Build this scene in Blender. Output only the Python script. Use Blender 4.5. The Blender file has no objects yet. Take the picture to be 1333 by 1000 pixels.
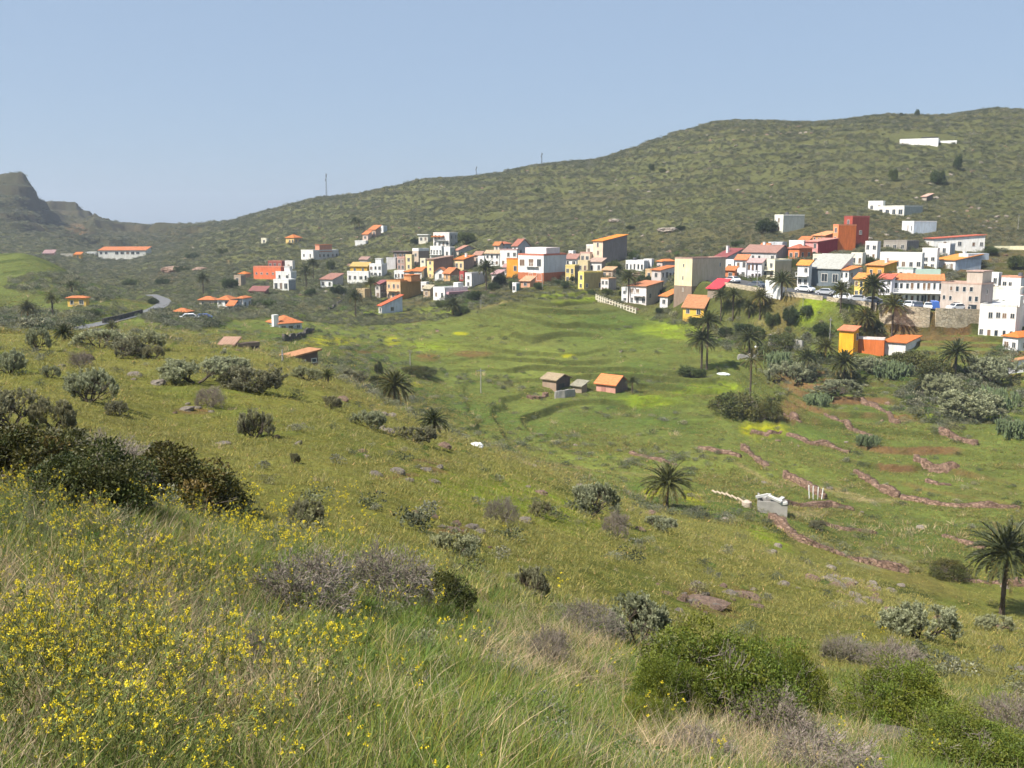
import bpy, math, random
import numpy as np
from mathutils import Vector
random.seed(7); rng = np.random.default_rng(7)
R = math.radians
scene = bpy.context.scene
COL = scene.collection
# ------------------------------------------------------------------ camera maths
F = 1300.0
PITCH = math.atan(208 / F)
CP, SP = math.cos(PITCH), math.sin(PITCH)
def ray(px, py):
    cx = (np.asarray(px, float) - 666.5) / F; cy = (500 - np.asarray(py, float)) / F
    y = CP + cy * SP; z = -SP + cy * CP
    return cx / y, -z / y            # u = x/Y , s = -z/Y
def proj(x, y, z):
    f = y * CP - z * SP; up = y * SP + z * CP
    return 666.5 + F * x / f, 500 - F * up / f
# ------------------------------------------------------------------ numpy noise
_T = rng.random((256, 256))
def vnoise(x, y):
    xi = np.floor(x).astype(int); yi = np.floor(y).astype(int)
    fx = x - xi; fy = y - yi
    fx = fx * fx * (3 - 2 * fx); fy = fy * fy * (3 - 2 * fy)
    a = _T[xi & 255, yi & 255]; b = _T[(xi + 1) & 255, yi & 255]
    c = _T[xi & 255, (yi + 1) & 255]; d = _T[(xi + 1) & 255, (yi + 1) & 255]
    return (a * (1 - fx) + b * fx) * (1 - fy) + (c * (1 - fx) + d * fx) * fy
def fbm(x, y, o=4, g=0.5):
    t = 0; a = 1; n = 0
    for k in range(o):
        t = t + a * (vnoise(x * 2 ** k + 17.3 * k, y * 2 ** k + 9.1 * k) - .5); n += a; a *= g
    return t / n * 2
def sst(a, b, x):
    t = np.clip((x - a) / (b - a), 0, 1); return t * t * (3 - 2 * t)
# ------------------------------------------------------------------ terrain: what height stands at which distance
KN = {
 -160: [(1000,2.9),(800,5),(660,8.3),(655,13),(600,20),(520,34),(470,52),(430,80),(418,115),(424,150),(408,190),(385,225),(350,270),(318,340),(322,420),(310,540),(280,620),(240,690),(205,780),(225,900),(270,1200)],
 0: [(1000,3.0),(800,5.2),(660,8.6),(668,13),(630,18),(540,31),(480,47),(443,76),(430,110),(432,150),(418,190),(398,218),(368,258),(333,320),(338,400),(325,520),(298,600),(262,680),(240,760),(255,850),(285,1200)],
 70: [(1000,3.05),(800,5.3),(655,9),(668,13.5),(620,19),(470,54),(438,84),(345,310),(352,370),(335,500),(305,620),(280,760),(276,1000),(300,1250)],
 150: [(1000,3.1),(800,5.5),(652,9.6),(664,14),(610,20),(530,38),(480,58),(441,88),(437,130),(424,165),(410,190),(388,245),(390,290),(358,420),(335,570),(305,720),(287,850),(310,1050)],
 250: [(1000,3.3),(800,6),(695,8.8),(692,13),(640,19),(560,37),(500,52),(455,80),(447,120),(431,165),(418,195),(402,235),(380,300),(350,400),(325,500),(305,640),(290,800),(312,1000)],
 400: [(1000,3.4),(800,6.8),(720,11),(650,20),(570,36),(510,58),(478,85),(470,125),(450,165),(425,215),(400,260),(370,320),(340,380),(318,430),(290,510),(261,610),(285,760)],
 550: [(1000,3.5),(850,6.2),(760,11),(690,19),(620,33),(580,50),(557,66),(551,110),(530,140),(490,175),(440,215),(410,250),(370,300),(335,350),(310,390),(270,470),(235,560),(260,700)],
 700: [(1000,4),(900,6.5),(800,11.5),(720,22),(670,34),(635,48),(612,62),(608,100),(590,128),(540,160),(490,190),(430,222),(386,252),(366,275),(335,310),(310,345),(262,430),(215,520),(240,650)],
 850: [(1000,5),(900,8.5),(830,14),(760,24),(710,38),(681,54),(664,92),(630,114),(570,145),(510,178),(450,212),(407,242),(387,258),(360,280),(325,310),(290,350),(235,430),(186,510),(210,650)],
 30: [(332,300),(300,620),(234,760)],
 50: [(300,640),(262,745)],
 57: [(318,560),(300,660),(284,745),(272,980)],
 85: [(300,680),(290,800),(272,980)],
 104: [(305,680),(292,800),(276,980)],
 124: [(300,700),(278,850),(300,1000)],
 930: [(163,500),(183,640)],
 1000: [(1000,6),(930,9.5),(860,15),(800,24),(755,38),(727,55),(700,85),(665,103),(610,130),(550,158),(490,188),(440,212),(410,226),(370,242),(340,270),(300,310),(240,380),(159,490),(185,620)],
 1150: [(1000,7),(940,10),(870,16),(820,24),(790,38),(775,58),(755,82),(700,103),(640,125),(580,145),(520,172),(470,192),(440,201),(400,214),(360,240),(320,280),(270,330),(200,400),(151,480),(178,600)],
 1300: [(1000,8),(950,10.5),(890,16),(850,24),(825,36),(812,55),(800,78),(740,93),(690,108),(620,130),(560,150),(500,178),(465,190),(440,200),(405,214),(365,240),(320,285),(270,330),(200,400),(143,480),(170,600)],
 1490: [(1000,9),(950,11),(890,17),(850,25),(828,36),(818,55),(805,76),(740,93),(690,108),(620,130),(560,150),(500,178),(455,190),(405,212),(360,240),(310,285),(260,330),(190,400),(138,480),(165,600)],
}
P = []
for px, L in KN.items():
    for py, Y in L:
        u, s = ray(px, py); P.append((float(u), Y, -float(s) * Y))
for u in (-1.0, -.5, 0, .5, 1.0):
    P.append((u, .8, -1.66 - .1 * u)); P.append((u, 1.7, -1.72 - .25 * u))
for u in (-1.2, 1.2):
    P.append((u, 6, -2.2 - 1.2 * (u > 0))); P.append((u, 30, -6.5 - 4 * (u > 0))); P.append((u, 100, -14 - 12 * (u > 0))); P.append((u, 400, 15 + 20 * (u > 0)))
P = np.array(P)
KU = 3.2
def feat(u, Y): return np.stack([u * KU, np.log(Y)], -1)
XK = feat(P[:, 0], P[:, 1]); QK = P[:, 2] / np.sqrt(P[:, 1])
def tk(r2): return 0.5 * r2 * np.log(r2 + 1e-12)
n = len(P)
A = np.zeros((n + 3, n + 3))
A[:n, :n] = tk(((XK[:, None] - XK[None]) ** 2).sum(-1)) + np.eye(n) * 1.5e-5
A[:n, n] = 1; A[:n, n+1:] = XK; A[n, :n] = 1; A[n+1:, :n] = XK.T
W = np.linalg.solve(A, np.concatenate([QK, np.zeros(3)]))
def base_z(u, Y):
    sh = u.shape; X = feat(u.ravel(), Y.ravel()); out = np.empty(len(X))
    for i in range(0, len(X), 20000):
        x = X[i:i+20000]
        r2 = (x[:, 0:1] - XK[None, :, 0]) ** 2 + (x[:, 1:2] - XK[None, :, 1]) ** 2
        out[i:i+20000] = tk(r2) @ W[:n] + W[n] + x @ W[n+1:]
    return (out * np.sqrt(Y.ravel())).reshape(sh)
NU = 820
GU = np.linspace(-.92, .92, NU)
GY = np.concatenate([np.geomspace(.7, 15, 220, endpoint=False), np.geomspace(15, 95, 300, endpoint=False),
                     np.linspace(95, 310, 560, endpoint=False), np.geomspace(310, 1400, 330)])
NY = len(GY)
UU, YY = np.meshgrid(GU, GY)
XX = UU * YY
ZZ = base_z(UU, YY)
ZB = ZZ.copy()
PX, PY = proj(XX, YY, ZZ)
# terraces in the valley, running along the contours
tw = sst(98, 125, YY) * (1 - sst(250, 300, YY)) * sst(520, 680, PX) * (.45 + .55 * sst(-.25, .25, fbm(XX / 30 + 11, YY / 30, 3)))
hst = 1.3
zz = ZZ + 2.6 * fbm(XX / 42, YY / 42, 3) + .5 * fbm(XX / 11, YY / 11, 2) + .012 * XX + sst(930, 1060, PX) * (.065 * (YY - 100) + .035 * XX)
t = zz / hst; fr = t - np.floor(t)
ZZ = ZZ + tw * .92 * hst * (sst(.80, .99, fr) - fr) + tw * .12
hw = sst(300, 380, YY) * sst(330, 500, PX)
fr2 = (ZZ + 3 * fbm(XX / 90, YY / 90, 2)) / 4.5; fr2 = fr2 - np.floor(fr2)
ZZ = ZZ + hw * 1.6 * (sst(.5, 1, fr2) - fr2)
# roughness that grows with distance; crags on the left mountain
ZZ = ZZ + .05 * fbm(XX * 1.3, YY * 1.3, 3) * sst(1.5, 4, YY)
ZZ = ZZ + .22 * fbm(XX / 5, YY / 5, 4) * sst(8, 40, YY)
ZZ = ZZ + 1.0 * fbm(XX / 22, YY / 22, 5, .55) * sst(250, 340, YY)
crag = sst(560, 640, YY) * (1 - sst(230, 330, PX))
rid = 1 - np.abs(fbm(XX / 60, YY / 60, 4, .55)) * 2.0
ZZ = ZZ + crag * (4.5 * (rid - .6) + 3.6 * fbm(XX / 16, YY / 16, 4, .6))
crn = PX + 7 * fbm(XX / 30, YY / 30, 3)
ZZ = ZZ + 4.5 * (1 - sst(38, 50, crn)) * sst(690, 715, YY) * (1 - sst(850, 1000, YY)) + 4 * (sst(57, 64, crn) - sst(99, 107, crn)) * sst(860, 885, YY) * (1 - sst(1050, 1150, YY))
cl = crag * sst(.03, .30, -UU - .0) * sst(-UU * 0 + 600, 640, YY)
q = ((ZZ + 5 * fbm(XX / 40, YY / 40, 3)) / 9); fq = q - np.floor(q)
ZZ = ZZ + cl * .75 * 9 * (sst(.55, .95, fq) - fq)
rk = sst(330, 400, YY) * (1 - sst(300, 640, PX)) * sst(220, 300, PX)
ZZ = ZZ + rk * 1.6 * fbm(XX / 9, YY / 9, 3)
ZZ = ZZ + 5.5 * np.exp(-(((PX - 124) / 13) ** 2)) * np.exp(-((YY - 790) / 60) ** 2) * sst(.2, .6, vnoise(XX / 8, YY / 8) + .3)
ROADS = {}
def grade(name, pts, w, fall, gentle=0):
    """flatten the land along a road; pts = (px, py, Y)"""
    global ZZ
    W3 = []
    for px, py, Y in pts:
        u, s = ray(px, py); W3.append((float(u) * Y, Y, -float(s) * Y))
    W3 = np.array(W3); tt = np.linspace(0, len(W3) - 1, len(W3) * 14)
    k = np.minimum(tt.astype(int), len(W3) - 2); f = (tt - k)[:, None]
    p0 = W3[np.maximum(k-1, 0)]; p1 = W3[k]; p2 = W3[k+1]; p3 = W3[np.minimum(k+2, len(W3)-1)]
    C = .5 * ((2*p1) + (-p0+p2)*f + (2*p0-5*p1+4*p2-p3)*f*f + (-p0+3*p1-3*p2+p3)*f**3)
    ROADS[name] = C
    m = (YY > C[:, 1].min() - 25) & (YY < C[:, 1].max() + 25) & (XX > C[:, 0].min() - 25) & (XX < C[:, 0].max() + 25)
    x = XX[m]; y = YY[m]; best = np.full(x.shape, 1e9); bz = np.zeros(x.shape)
    for c in C:
        d = np.hypot(x - c[0], y - c[1]); g = d < best; best[g] = d[g]; bz[g] = c[2]
    a = sst(w, w + fall + gentle * (1 - sst(1115, 1148, PX[m])), best)
    Z = ZZ[m]; ZZ[m] = bz * (1 - a) + Z * a
grade('village', [(905,358,262),(945,366,240),(1000,375,227),(1060,384,218),(1130,394,212),(1200,402,209),(1285,404,214),(1400,400,220)], 6.0, 1.3, 6.0)
grade('lane', [(60,446,150),(92,431,163),(140,420,182),(175,411,200),(203,402,222),(214,392,250),(196,384,285)], 2.3, 3.5)
def hat(x, y):
    u = np.atleast_1d(np.asarray(x, float) / np.asarray(y, float)); y = np.atleast_1d(np.asarray(y, float))
    iu = np.clip((u - GU[0]) / (GU[1] - GU[0]), 0, NU - 1.001); i = iu.astype(int); fu = iu - i
    j = np.clip(np.searchsorted(GY, y) - 1, 0, NY - 2); fy = np.clip((y - GY[j]) / (GY[j+1] - GY[j]), 0, 1)
    return (ZZ[j, i] * (1-fu) + ZZ[j, i+1] * fu) * (1-fy) + (ZZ[j+1, i] * (1-fu) + ZZ[j+1, i+1] * fu) * fy
def gz(x, y): return float(hat(x, y)[0])
def cast(px, py, ymin=1.0):
    """the land point seen at a pixel"""
    u, s = ray(px, py); u = float(u); s = float(s)
    iu = min(max((u - GU[0]) / (GU[1] - GU[0]), 0), NU - 1.001); i = int(iu); fu = iu - i
    col = -(ZZ[:, i] * (1-fu) + ZZ[:, i+1] * fu) / GY
    ok = np.where((col <= s) & (GY >= ymin))[0]
    if len(ok) == 0:
        j = int(np.argmin(np.where(GY >= ymin, col, 9e9))); Y = GY[j]
    else:
        j = ok[0]
        if j == 0 or GY[j-1] < ymin: Y = GY[j]
        else:
            a, b = col[j-1] - s, s - col[j]; Y = GY[j-1] + (GY[j] - GY[j-1]) * a / (a + b + 1e-9)
    return Vector((u * Y, Y, gz(u * Y, Y)))
# ------------------------------------------------------------------ object helpers
def tag(o, label=None, cat=None, group=None, kind=None):
    if label: o['label'] = label
    if cat: o['category'] = cat
    if group: o['group'] = group
    if kind: o['kind'] = kind
    return o
def empty(name, loc, rz=0, label=None, cat=None, group=None):
    o = bpy.data.objects.new(name, None); o.empty_display_size = .3
    o.location = loc; o.rotation_euler = (0, 0, rz); COL.objects.link(o)
    return tag(o, label, cat, group)
def link(name, me, parent=None, loc=None):
    o = bpy.data.objects.new(name, me); COL.objects.link(o)
    if parent is not None: o.parent = parent
    if loc is not None: o.location = loc
    return o
def npmesh(name, V, Fs, mats=(), smooth=False, tint=None, mi=None):
    """Fs: list of int arrays (n,k)"""
    me = bpy.data.meshes.new(name); V = np.asarray(V, np.float32)
    if not isinstance(Fs, list): Fs = [Fs]
    Fs = [f for f in Fs if len(f)]
    me.vertices.add(len(V)); me.vertices.foreach_set('co', V.ravel())
    lp = np.concatenate([f.ravel() for f in Fs]).astype(np.int32)
    cnt = np.concatenate([np.full(len(f), f.shape[1]) for f in Fs])
    st = np.concatenate([[0], np.cumsum(cnt)[:-1]]).astype(np.int32)
    me.loops.add(len(lp)); me.loops.foreach_set('vertex_index', lp)
    me.polygons.add(len(cnt)); me.polygons.foreach_set('loop_start', st)
    me.polygons.foreach_set('use_smooth', np.full(len(cnt), smooth))
    for m in mats: me.materials.append(m)
    if mi is not None: me.polygons.foreach_set('material_index', np.asarray(mi, np.int32))
    if tint is not None:
        a = me.color_attributes.new('tint', 'FLOAT_COLOR', 'POINT'); c = np.ones((len(V), 4), np.float32)
        t = np.asarray(tint, np.float32); c[:, :3] = t[:, None] if t.ndim == 1 else t
        a.data.foreach_set('color', c.ravel())
    me.update(calc_edges=True); return me
class MB:
    def __init__(s): s.v = []; s.f = []; s.m = []
    def add(s, vs, fs, mi=0):
        b = len(s.v); s.v += [tuple(v) for v in vs]; s.f += [tuple(b + i for i in f) for f in fs]; s.m += [mi] * len(fs)
        return s
    def box(s, x0, x1, y0, y1, z0, z1, mi=0):
        return s.add([(x0,y0,z0),(x1,y0,z0),(x1,y1,z0),(x0,y1,z0),(x0,y0,z1),(x1,y0,z1),(x1,y1,z1),(x0,y1,z1)],
              [(0,3,2,1),(4,5,6,7),(0,1,5,4),(1,2,6,5),(2,3,7,6),(3,0,4,7)], mi)
    def tube(s, a, b, r0, r1=None, n=8, mi=0):
        a = Vector(a); b = Vector(b); r1 = r0 if r1 is None else r1; d = (b - a).normalized()
        p = d.orthogonal().normalized(); q = d.cross(p); vs = []
        for c, r in ((a, r0), (b, r1)):
            for k in range(n):
                t = 2 * math.pi * k / n; vs.append(c + p * math.cos(t) * r + q * math.sin(t) * r)
        return s.add(vs, [(k, (k+1) % n, n + (k+1) % n, n + k) for k in range(n)] + [tuple(range(n))[::-1], tuple(range(n, 2*n))], mi)
    def slab(s, pts, th, mi=0):
        """polygon in 3-D thickened downward"""
        n_ = len(pts); lo = [(p[0], p[1], p[2] - th) for p in pts]
        return s.add(list(pts) + lo, [tuple(range(n_)), tuple(range(2*n_-1, n_-1, -1))] + [(i, n_+i, n_+(i+1) % n_, (i+1) % n_) for i in range(n_)], mi)
    def build(s, name, mats, parent=None, loc=None, smooth=False):
        me = bpy.data.meshes.new(name); me.from_pydata(s.v, [], s.f)
        for m in (mats if isinstance(mats, (list, tuple)) else [mats]): me.materials.append(m)
        me.polygons.foreach_set('material_index', s.m)
        if smooth: me.polygons.foreach_set('use_smooth', [True] * len(s.f))
        me.update(); return link(name, me, parent, loc)
# ------------------------------------------------------------------ materials
def newmat(name):
    m = bpy.data.materials.new(name); m.use_nodes = True
    nt = m.node_tree; nt.nodes.clear()
    out = nt.nodes.new('ShaderNodeOutputMaterial'); b = nt.nodes.new('ShaderNodeBsdfPrincipled')
    nt.links.new(b.outputs[0], out.inputs[0]); return m, nt, b
def N(nt, t, **k):
    n_ = nt.nodes.new('ShaderNode' + t)
    for a, v in k.items():
        if a in n_.inputs: n_.inputs[a].default_value = v
        else: setattr(n_, a, v)
    return n_
def mixc(nt, mode, fac, a, b):
    n_ = nt.nodes.new('ShaderNodeMix'); n_.data_type = 'RGBA'; n_.blend_type = mode
    for s_, v in ((0, fac), (6, a), (7, b)):
        if hasattr(v, 'is_linked') or isinstance(v, bpy.types.NodeSocket): nt.links.new(v, n_.inputs[s_])
        else: n_.inputs[s_].default_value = v if not isinstance(v, tuple) else (*v, 1)
    return n_.outputs[2]
def ramp(nt, fac, stops):
    r = nt.nodes.new('ShaderNodeValToRGB'); e = r.color_ramp.elements
    while len(e) < len(stops): e.new(.5)
    for i, (p, c) in enumerate(stops):
        e[i].position = p; e[i].color = (*c, 1) if isinstance(c, tuple) else (c, c, c, 1)
    nt.links.new(fac, r.inputs[0]); return r.outputs[0]
def noise(nt, scale, detail=4, rough=.6, coord='Object', vec=None):
    if vec is None:
        t_ = nt.nodes.new('ShaderNodeTexCoord'); vec = t_.outputs[coord]
    n_ = N(nt, 'TexNoise', Scale=scale, Detail=detail, Roughness=rough); nt.links.new(vec, n_.inputs['Vector']); return n_.outputs[0]
_mc = {}
def mplain(name, c, rough=.8, spec=.2, var=.25, scale=1.5, metal=0, bump=0):
    key = (name, c)
    if key in _mc: return _mc[key]
    m, nt, b = newmat(name)
    r = ramp(nt, noise(nt, scale, 5), [(.25, 1 - var), (.75, 1 + var * .4)])
    nt.links.new(mixc(nt, 'MULTIPLY', 1.0, c, r), b.inputs['Base Color'])
    b.inputs['Roughness'].default_value = rough; b.inputs['Specular IOR Level'].default_value = spec; b.inputs['Metallic'].default_value = metal
    if bump:
        bn = N(nt, 'Bump', Strength=bump, Distance=.05); nt.links.new(noise(nt, scale * 6, 4), bn.inputs['Height']); nt.links.new(bn.outputs[0], b.inputs['Normal'])
    _mc[key] = m; return m
def mwall(c):
    key = ('wall', c)
    if key in _mc: return _mc[key]
    m, nt, b = newmat('plaster')
    tc = nt.nodes.new('ShaderNodeTexCoord'); mp = N(nt, 'Mapping'); mp.inputs['Scale'].default_value = (1.2, 1.2, .25)
    nt.links.new(tc.outputs['Object'], mp.inputs[0])
    r1 = ramp(nt, noise(nt, 1.6, 6, .65, vec=mp.outputs[0]), [(.3, (.80, .77, .72)), (.62, (1.02, 1.02, 1.02))])
    r2 = ramp(nt, noise(nt, .35, 3), [(.3, .88), (.7, 1.05)])
    c1 = mixc(nt, 'MULTIPLY', 1.0, c, r1); nt.links.new(mixc(nt, 'MULTIPLY', 1.0, c1, r2), b.inputs['Base Color'])
    b.inputs['Roughness'].default_value = .9; b.inputs['Specular IOR Level'].default_value = .15
    _mc[key] = m; return m
def mtile(c):
    key = ('tile', c)
    if key in _mc: return _mc[key]
    m, nt, b = newmat('roof_tiles')
    tc = nt.nodes.new('ShaderNodeTexCoord')
    wv = N(nt, 'TexWave', Scale=1.1, Distortion=.6); wv.bands_direction = 'X'; nt.links.new(tc.outputs['Object'], wv.inputs[0])
    wy = N(nt, 'TexWave', Scale=.9, Distortion=.4); wy.bands_direction = 'Y'; nt.links.new(tc.outputs['Object'], wy.inputs[0])
    r1 = ramp(nt, noise(nt, 2.2, 6, .7), [(.3, (.62, .58, .55)), (.55, (1, 1, 1)), (.75, (1.15, 1.1, 1.05))])
    c1 = mixc(nt, 'MULTIPLY', 1.0, c, r1)
    r2 = ramp(nt, wv.outputs[0], [(.1, .78), (.6, 1.05)]); c1 = mixc(nt, 'MULTIPLY', 1.0, c1, r2)
    r3 = ramp(nt, wy.outputs[0], [(.05, .85), (.3, 1.03)]); c1 = mixc(nt, 'MULTIPLY', 1.0, c1, r3)
    nt.links.new(c1, b.inputs['Base Color']); b.inputs['Roughness'].default_value = .85; b.inputs['Specular IOR Level'].default_value = .15
    bn = N(nt, 'Bump', Strength=.6, Distance=.08); nt.links.new(wv.outputs[0], bn.inputs['Height']); nt.links.new(bn.outputs[0], b.inputs['Normal'])
    _mc[key] = m; return m
def mstone(name, c1, c2, scale=2.2, mortar=(.06, .05, .04)):
    key = (name, c1, c2)
    if key in _mc: return _mc[key]
    m, nt, b = newmat(name)
    tc = nt.nodes.new('ShaderNodeTexCoord')
    mp = N(nt, 'Mapping'); mp.inputs['Scale'].default_value = (1, 1, 1.7); nt.links.new(tc.outputs['Object'], mp.inputs[0])
    v = N(nt, 'TexVoronoi', Scale=scale); v.feature = 'DISTANCE_TO_EDGE'; nt.links.new(mp.outputs[0], v.inputs[0])
    vc = N(nt, 'TexVoronoi', Scale=scale); nt.links.new(mp.outputs[0], vc.inputs[0])
    hs = N(nt, 'SeparateColor'); nt.links.new(vc.outputs['Color'], hs.inputs[0])
    cc = ramp(nt, hs.outputs[0], [(0, c1), (1, c2)])
    n2 = ramp(nt, noise(nt, .8, 5), [(.3, .65), (.7, 1.15)]); cc = mixc(nt, 'MULTIPLY', 1.0, cc, n2)
    e = ramp(nt, v.outputs['Distance'], [(0.0, 0.0), (.06, 1.0)])
    nt.links.new(mixc(nt, 'MIX', e, mortar, cc), b.inputs['Base Color']); b.inputs['Roughness'].default_value = .95
    bn = N(nt, 'Bump', Strength=.8, Distance=.12); nt.links.new(e, bn.inputs['Height']); nt.links.new(bn.outputs[0], b.inputs['Normal'])
    b.inputs['Specular IOR Level'].default_value = .1
    _mc[key] = m; return m
def mleaf(name, c, trans=.25, var=.35, hue=(1.15, 1.0, .75), rough=.6):
    """foliage: per-leaf tint attribute, per-plant random value, some light through the blade"""
    m, nt, b = newmat(name)
    at = N(nt, 'Attribute'); at.attribute_name = 'tint'
    c1 = mixc(nt, 'MULTIPLY', 1.0, c, at.outputs['Color'])
    oi = nt.nodes.new('ShaderNodeObjectInfo')
    r = ramp(nt, oi.outputs['Random'], [(0, (1 - var, 1 - var, 1 - var)), (.5, (1, 1, 1)), (1, tuple(h * (1 + var * .4) for h in hue))])
    c2 = mixc(nt, 'MULTIPLY', 1.0, c1, r); nt.links.new(c2, b.inputs['Base Color'])
    b.inputs['Roughness'].default_value = rough; b.inputs['Specular IOR Level'].default_value = .25
    if trans > 0:
        tr = nt.nodes.new('ShaderNodeBsdfTranslucent'); nt.links.new(c2, tr.inputs[0])
        mx = nt.nodes.new('ShaderNodeMixShader'); mx.inputs[0].default_value = trans
        nt.links.new(b.outputs[0], mx.inputs[1]); nt.links.new(tr.outputs[0], mx.inputs[2])
        nt.links.new(mx.outputs[0], nt.nodes['Material Output'].inputs[0])
    return m
# ------------------------------------------------------------------ ground colour
def blob(cx, cy, rx, ry, ang=0):
    a = R(ang); dx = PXf - cx; dy = PYf - cy
    p = dx * math.cos(a) + dy * math.sin(a); q_ = -dx * math.sin(a) + dy * math.cos(a)
    p = p + rx * .35 * NB1; q_ = q_ + ry * .45 * NB2
    return 1 - sst(.55, 1.1, np.sqrt((p / rx) ** 2 + (q_ / ry) ** 2))
PXf, PYf = proj(XX, YY, ZZ)
NB1 = fbm(XX / (YY * .02 + .3), np.log(YY) * 50, 3); NB2 = fbm(XX / (YY * .02 + .3) + 90, np.log(YY) * 50 + 40, 3)
C = np.zeros((NY, NU, 3)); 
def lay(w, c): 
    global C
    w = np.clip(w, 0, 1)[..., None]; C = C * (1 - w) + np.array(c) * w
one = np.ones_like(YY)
lay(one, (.178, .182, .058))                                        # near hillside: olive green
n1 = fbm(XX / 6, YY / 6, 4); n2 = fbm(XX / 17 + 5, YY / 17, 4)
lay(sst(.05, .6, n1) * .5, (.20, .19, .07))
lay(sst(.1, .7, -n1) * .6, (.11, .15, .038))
lay(sst(.15, .5, n2) * .45 * sst(14, 25, YY), (.19, .15, .07))    # browner, drier sweeps
lay((1 - sst(9, 16, YY)) * .7, (.09, .09, .04))
valley = sst(88, 104, YY)
lay(valley, (.13, .16, .052))
n3 = fbm(XX / 26, YY / 26, 4); n4 = fbm(XX / 9 + 44, YY / 9, 4)
lay(valley * sst(.0, .5, n3) * .7, (.175, .205, .06))
lay(valley * sst(.1, .5, -n3) * .7, (.08, .125, .036))
lay(valley * sst(.25, .6, n4) * .45, (.14, .135, .055))
lefth = sst(185, 215, YY) * (1 - sst(330, 420, YY)) * (1 - sst(190, 330, PXf))
lay(lefth * .85, (.105, .128, .045)); lay(lefth * sst(.05, .5, n4) * .8, (.05, .07, .025))
hill = sst(255, 330, YY - 40 * fbm(XX / 60, YY / 60, 3) - 45 * (PXf < 500))
lay(hill, (.098, .106, .058))
n5 = fbm(XX / 70, YY / 35, 5); n6 = fbm(XX / 16, YY / 12, 4)
lay(hill * sst(-.1, .5, n5) * .8, (.108, .112, .062))
lay(hill * sst(.0, .5, -n5) * .6, (.105, .092, .065))
lay(hill * sst(.15, .5, n6) * .4, (.08, .09, .045))
lay(hill * sst(30, 58, ZZ) * .5, (.10, .095, .048))
vil = sst(450, 520, PXf) * sst(236, 256, YY) * (1 - sst(305, 340, YY)) + sst(900, 960, PXf) * sst(214, 226, YY) * (1 - sst(290, 320, YY))
lay(vil * (.6 + .4 * sst(-.2, .3, n4)), (.095, .085, .055))
lay(crag * .9, (.05, .049, .036)); lay(crag * sst(.1, .5, n6) * .6, (.085, .07, .055))
# slope: growth and bare earth, with bank lines darkened in place of weak shading
gx_ = np.gradient(ZZ, axis=1) / (np.gradient(XX, axis=1) + 1e-9); gy_ = np.gradient(ZZ, axis=0) / (np.gradient(YY, axis=0) + 1e-9)
sl = np.hypot(gx_, gy_)
bank = sst(.28, .62, sl + .2 * n4) * tw
lay(bank * .8, (.06, .068, .028)); lay(bank * sst(960, 1050, PXf) * sst(-.15, .25, n4 + n1 * .3) * .9, (.17, .10, .065))
lay(sst(.9, 1.8, sl + .3 * n6) * sst(330, 400, YY) * .75, (.085, .072, .06))
NBK = .4 + .6 * sst(-.25, .2, fbm(XX * 40 / YY, np.log(YY) * 90, 3))
for c_, bl in [
 ((.34, .34, .02), [(430,444,38,7),(417,447,25,5),(510,443,13,7),(540,501,10,4),(900,642,16,3,12),(905,652,24,6,12),(992,560,34,14),(740,464,12,3),(600,434,12,3),(735,492,0.1,.1),(850,640,20,7)]),
 ((.20, .27, .03), [(1062,405,30,20,-35),(700,655,110,30,22),(600,640,80,22,20),(850,520,60,12),(560,450,40,8),(930,505,50,10),(1240,540,60,14),(740,385,40,12),(880,430,60,14),(1000,700,40,12,30),(500,406,30,5),(570,404,40,5)]),
 ((.16, .095, .05), [(390,400,34,5),(448,390,20,5),(615,461,35,5),(530,418,24,3),(555,465,20,6),(470,458,30,3)]),
 ((.22, .19, .10), [(1040,662,38,6),(1100,640,24,5,25),(1150,650,30,3),(975,612,30,4,30),(740,607,60,3,9),(830,618,60,3,6),(640,398,30,3,-15),(1000,420,30,4)]),
 ((.20, .12, .08), [(920,783,50,16,25),(965,770,20,8),(565,612,26,5,12),(590,690,26,7),(775,880,40,9),(530,618,22,4),(250,535,30,6),(1110,758,60,5,22),(100,300,14,10),(300,345,5,9,-35),(215,362,20,12),(560,600,30,5),(505,622,20,4)]),
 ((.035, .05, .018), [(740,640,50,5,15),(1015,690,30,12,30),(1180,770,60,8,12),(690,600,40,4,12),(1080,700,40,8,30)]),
 ((.25, .24, .18), [(1140,730,45,14)]),
 ((.31, .26, .16), [(1100,643,46,6,14),(1050,669,44,6,-4),(1150,652,30,3,4),(985,618,36,3,28),(1030,628,20,4,10)]),
 ]:
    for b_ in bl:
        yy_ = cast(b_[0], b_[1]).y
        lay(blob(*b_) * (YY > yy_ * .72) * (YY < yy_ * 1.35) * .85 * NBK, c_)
def mground():
    m, nt, b = newmat('ground')
    at = N(nt, 'Attribute'); at.attribute_name = 'tint'
    tc = nt.nodes.new('ShaderNodeTexCoord')
    c = at.outputs['Color']
    for sc_, lo, hi in ((.13, .82, 1.15), (.9, .74, 1.22), (4.5, .72, 1.2), (22, .75, 1.2)):
        r = ramp(nt, noise(nt, sc_, 5, .65, vec=tc.outputs['Object']), [(.3, (lo, lo, lo * .97)), (.7, (hi, hi, hi * .9))]); c = mixc(nt, 'MULTIPLY', 1.0, c, r)
    r = ramp(nt, noise(nt, 1.7, 3, .7, vec=tc.outputs['Object']), [(.45, (1, 1, 1)), (.75, (1.25, 1.0, .8))]); c = mixc(nt, 'MULTIPLY', .8, c, r)
    nt.links.new(c, b.inputs['Base Color']); b.inputs['Roughness'].default_value = 1; b.inputs['Specular IOR Level'].default_value = .05
    b1 = N(nt, 'Bump', Strength=.9, Distance=.5); nt.links.new(noise(nt, 1.3, 8, .72, vec=tc.outputs['Object']), b1.inputs['Height'])
    nt.links.new(b1.outputs[0], b.inputs['Normal']); return m
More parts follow.
